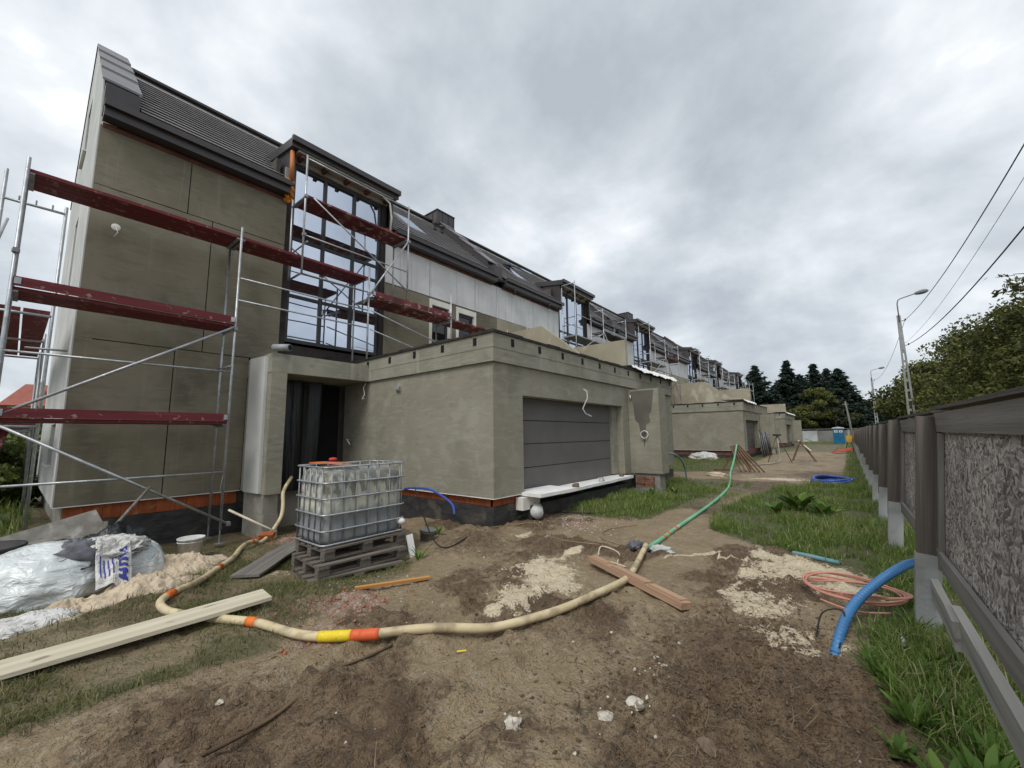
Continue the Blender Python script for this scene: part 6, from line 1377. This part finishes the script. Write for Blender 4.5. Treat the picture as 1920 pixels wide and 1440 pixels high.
scatter('brick_rubble', 'reddish brick crumbs around pallets and porch', 'rubble_red', ((-8.7, 3.9, .3, .3, 420), (-4.0, 2.25, .35, .25, 180), (-3.5, 1.68, .12, .1, 14), (-8.1, 3.3, .4, .3, 160), (-5.2, 5.6, .4, .3, 40)), 2, .017)
scatter('mud_clods', 'dark clods of churned mud', 'clod', ((-.55, 2.9, .38, .75, 2600), (-1.6, 3.3, .6, .4, 260), (-2.6, 1.0, .5, .3, 120), (-3.4, 3.6, .7, .5, 200), (-2.4, 2.2, .7, .7, 160), (-.5, 4.2, .3, .3, 300), (-1.2, 2.2, .5, .4, 160)), 3, .010, 'soil', .6)
# straws and twigs
rs = np.random.RandomState(77); n = 420; x = rs.uniform(-3.8, .1, n); y = rs.uniform(1.0, 5.0, n); x[:200] = rs.normal(-.5, .35, 200); y[:200] = rs.normal(3.3, .7, 200)
a = rs.uniform(0, 6.28, n); ln = rs.uniform(.04, .16, n); P0 = np.stack([x, y, gz(x, y)+.008], 1); x2, y2 = x+np.cos(a)*ln, y+np.sin(a)*ln; P2 = np.stack([x2, y2, gz(x2, y2)+.012+rs.uniform(0, .02, n)], 1)
Pm = (P0+P2)/2+np.stack([rs.normal(0, .015, n), rs.normal(0, .015, n), rs.uniform(.004, .025, n)], 1); wv = np.stack([-np.sin(a), np.cos(a), a*0], 1)*.0016
Vq = np.stack([P0-wv, P0+wv, Pm+wv, Pm-wv, P2+wv*.5, P2-wv*.5], 1).reshape(-1, 3); f0 = np.arange(n)[:, None]*6
tag(npmesh('dry_straw', Vq, np.concatenate([f0+np.array([[0,1,2,3]]), f0+np.array([[3,2,4,5]])]), 'twig'), 'dry straws and roots on the near mud', 'straw', kind='stuff')

# ------------------------------------------------------------------ grass and weeds
def blades(nm, lb, boxes, h0, h1, wd, mat, seed, lean=.5, thr=.35, tone=(.15, .85)):
    rs_ = np.random.RandomState(seed); X = []; Y = []
    for x0, x1, y0, y1, n in boxes: X.append(rs_.uniform(x0, x1, n)); Y.append(rs_.uniform(y0, y1, n))
    X = np.concatenate(X); Y = np.concatenate(Y); gm_ = grass_mask(X, Y); patch = fbm(X*1.4+20, Y*1.4, 3)
    keep = rs_.rand(len(X)) < np.clip((gm_-thr)/(1-thr), 0, 1)*np.clip(.24+3.0*(patch-.33), .06, 1); s_ = sand_mask(X, Y); keep &= rs_.rand(len(X)) > s_*1.15
    X, Y, patch = X[keep], Y[keep], patch[keep]; n = len(X); Z = gz(X, Y)-.01; H = rs_.uniform(h0, h1, n)*(.55+.9*patch); a = rs_.uniform(0, 6.28, n); ld = rs_.uniform(0, 6.28, n); ll = np.abs(rs_.normal(0, lean, n))*H
    u = np.stack([np.cos(a), np.sin(a), a*0], 1)*(wd*rs_.uniform(.6, 1.3, n))[:, None]; l_ = np.stack([np.cos(ld)*ll, np.sin(ld)*ll, a*0], 1); P = np.stack([X, Y, Z], 1); up_ = np.stack([a*0, a*0, H], 1)
    m1 = P+up_*.55+l_*.35; t1 = P+up_*np.clip(1.0-.25*(ll/H)**2, .35, 1)[:, None]+l_
    Vq = np.stack([P-u, P+u, m1+u*.8, m1-u*.8, t1+u*.12, t1-u*.12], 1).reshape(-1, 3); f0 = np.arange(n)[:, None]*6
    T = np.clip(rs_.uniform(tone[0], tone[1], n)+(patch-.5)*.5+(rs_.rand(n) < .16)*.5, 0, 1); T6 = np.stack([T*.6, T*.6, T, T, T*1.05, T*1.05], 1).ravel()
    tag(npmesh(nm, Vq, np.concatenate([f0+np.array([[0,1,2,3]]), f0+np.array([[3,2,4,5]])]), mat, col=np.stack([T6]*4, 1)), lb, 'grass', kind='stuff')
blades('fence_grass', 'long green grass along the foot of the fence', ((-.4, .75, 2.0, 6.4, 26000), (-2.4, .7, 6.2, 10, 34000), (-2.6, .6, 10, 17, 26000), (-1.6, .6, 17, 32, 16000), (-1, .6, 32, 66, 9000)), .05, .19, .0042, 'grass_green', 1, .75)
blades('garage_grass', 'grass and weeds before the garages', ((-5.0, -2.8, 7.4, 16, 26000), (-10, -4.2, 18, 29, 14000), (-6, 2, 60, 82, 9000)), .04, .17, .005, 'grass_green', 2, .6)
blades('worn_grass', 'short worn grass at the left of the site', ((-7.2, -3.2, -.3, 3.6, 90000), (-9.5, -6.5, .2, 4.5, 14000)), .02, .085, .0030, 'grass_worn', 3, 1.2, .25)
blades('garden_grass', 'rough grass beyond the gable', ((-30, -10.8, -6, .4, 16000), (-60, -30, -12, 6, 6000)), .10, .35, .012, 'grass_green', 4, .5)
def weed(lb, loc, n, ln, wd, seed, droop=.5, group='broad leaved weeds'):
    rs_ = random.Random(seed); r = thing('weed_plant', lb, 'weed', loc, group)
    for k in range(n):
        a = rs_.uniform(0, 6.28); L_ = ln*rs_.uniform(.6, 1.2); el_ = rs_.uniform(.7, 1.42); w_ = wd*rs_.uniform(.7, 1.2); vs = []; cs = []; o0 = rs_.uniform(0, .05)
        for j in range(6):
            t_ = j/5; h_ = L_*(math.sin(el_)*t_-droop*t_*t_*.5); d = o0+L_*math.cos(el_)*t_+L_*droop*t_*t_*.25; w2 = w_*math.sin(math.pi*min(.97, t_*.85+.12))**.8*(t_ > .02)
            wav = .12*w_*math.sin(j*2.2+k)
            for s in (-1, 0, 1): vs.append((loc[0]+d*math.cos(a)-s*w2*math.sin(a), loc[1]+d*math.sin(a)+s*w2*math.cos(a), loc[2]+h_+abs(s)*w2*.25+wav*s)); cs.append(min(1, .35+.45*rs_.random()*.5+.3*(t_)))
        fs = [(j*3+s, (j+1)*3+s, (j+1)*3+s+1, j*3+s+1) for j in range(5) for s in (0, 1)]; tn = rs_.uniform(.2, 1)
        npmesh('leaf', np.array(vs), np.array(fs), 'weed_leaf', r, smooth=True, col=np.stack([np.full(len(vs), tn)]*4, 1))
wl = [('large dock plant clump in the grass before the blue coil', (-.95, 10.6), 26, .60, .075), ('dock plant just right of the large clump', (-.5, 10.2), 16, .42, .07), ('dock plant left of the large clump', (-1.25, 10.0), 12, .34, .055),
      ('broad leaved weed at the lower right corner', (.34, 3.0), 26, .20, .020), ('weed at the edge of the dark soil, lower right', (.14, 3.32), 24, .18, .018), ('long leaved weed beside the lower batten', (.30, 3.55), 24, .20, .016), ('weed below the blue corrugated pipe', (.02, 3.72), 20, .16, .014),
      ('weed by the near fence post foot', (.22, 4.5), 10, .16, .02), ('grass like tuft at the right end of the pallets', (-4.75, 3.72), 22, .22, .010), ('weed clump before the wing wall', (-4.2, 10.9), 14, .26, .04), ('weed beside the brick stack', (-3.8, 11.6), 12, .24, .04), ('weed behind the grey bucket', (-5.75, 4.9), 14, .22, .03), ('weed by the white lying bucket', (-5.2, 6.35), 10, .22, .03), ('leafy weed against the fence in the middle distance', (.1, 9.0), 12, .30, .03)]
wl += [(f'{a_} weed in the lower right corner, {b_}', p_, 24, l_*.85, w_*.65) for a_, b_, p_, l_, w_ in (('glossy', 'nearest the frame edge', (.44, 2.75), .24, .034), ('wide leaved', 'at the very bottom', (.22, 2.80), .22, .036), ('bushy', 'under the lower batten', (.40, 3.25), .22, .03), ('small', 'on the dark soil edge', (.06, 3.05), .15, .024), ('narrow leaved', 'between batten and soil', (.24, 3.95), .24, .014), ('pale', 'beside the orange coil', (.28, 5.0), .22, .012), ('thin leaved', 'left of the near post', (.1, 4.3), .26, .011), ('tufted', 'in front of the near post', (.26, 4.75), .26, .012), ('fresh', 'below the short batten', (.32, 4.15), .24, .02), ('flat leaved', 'near the frame bottom', (.30, 2.62), .2, .03), ('leggy', 'beside the soil edge, mid way', (.12, 3.58), .24, .02), ('dense', 'right of the corrugated pipe foot', (-.02, 4.0), .2, .016))]
for k, (lb, (x, y), n, ln, wd) in enumerate(wl): weed(lb, onG(x, y, -.01), n, ln, wd, 200+k)
tag(board('yellow_leaf', onG(-2.47, 2.31, .012), onG(-2.42, 2.36, .014), .02, .002, 'tape_yellow'), 'fallen yellow leaf beside the cream hose', 'leaf')

tag(lump('plastic_scrap', onG(.18, 4.30, .05), (.018, .018, .05), 91, 'lid_white', .3, 2, (10, 8)), 'scrap of white plastic standing in the fence weeds', 'scrap')

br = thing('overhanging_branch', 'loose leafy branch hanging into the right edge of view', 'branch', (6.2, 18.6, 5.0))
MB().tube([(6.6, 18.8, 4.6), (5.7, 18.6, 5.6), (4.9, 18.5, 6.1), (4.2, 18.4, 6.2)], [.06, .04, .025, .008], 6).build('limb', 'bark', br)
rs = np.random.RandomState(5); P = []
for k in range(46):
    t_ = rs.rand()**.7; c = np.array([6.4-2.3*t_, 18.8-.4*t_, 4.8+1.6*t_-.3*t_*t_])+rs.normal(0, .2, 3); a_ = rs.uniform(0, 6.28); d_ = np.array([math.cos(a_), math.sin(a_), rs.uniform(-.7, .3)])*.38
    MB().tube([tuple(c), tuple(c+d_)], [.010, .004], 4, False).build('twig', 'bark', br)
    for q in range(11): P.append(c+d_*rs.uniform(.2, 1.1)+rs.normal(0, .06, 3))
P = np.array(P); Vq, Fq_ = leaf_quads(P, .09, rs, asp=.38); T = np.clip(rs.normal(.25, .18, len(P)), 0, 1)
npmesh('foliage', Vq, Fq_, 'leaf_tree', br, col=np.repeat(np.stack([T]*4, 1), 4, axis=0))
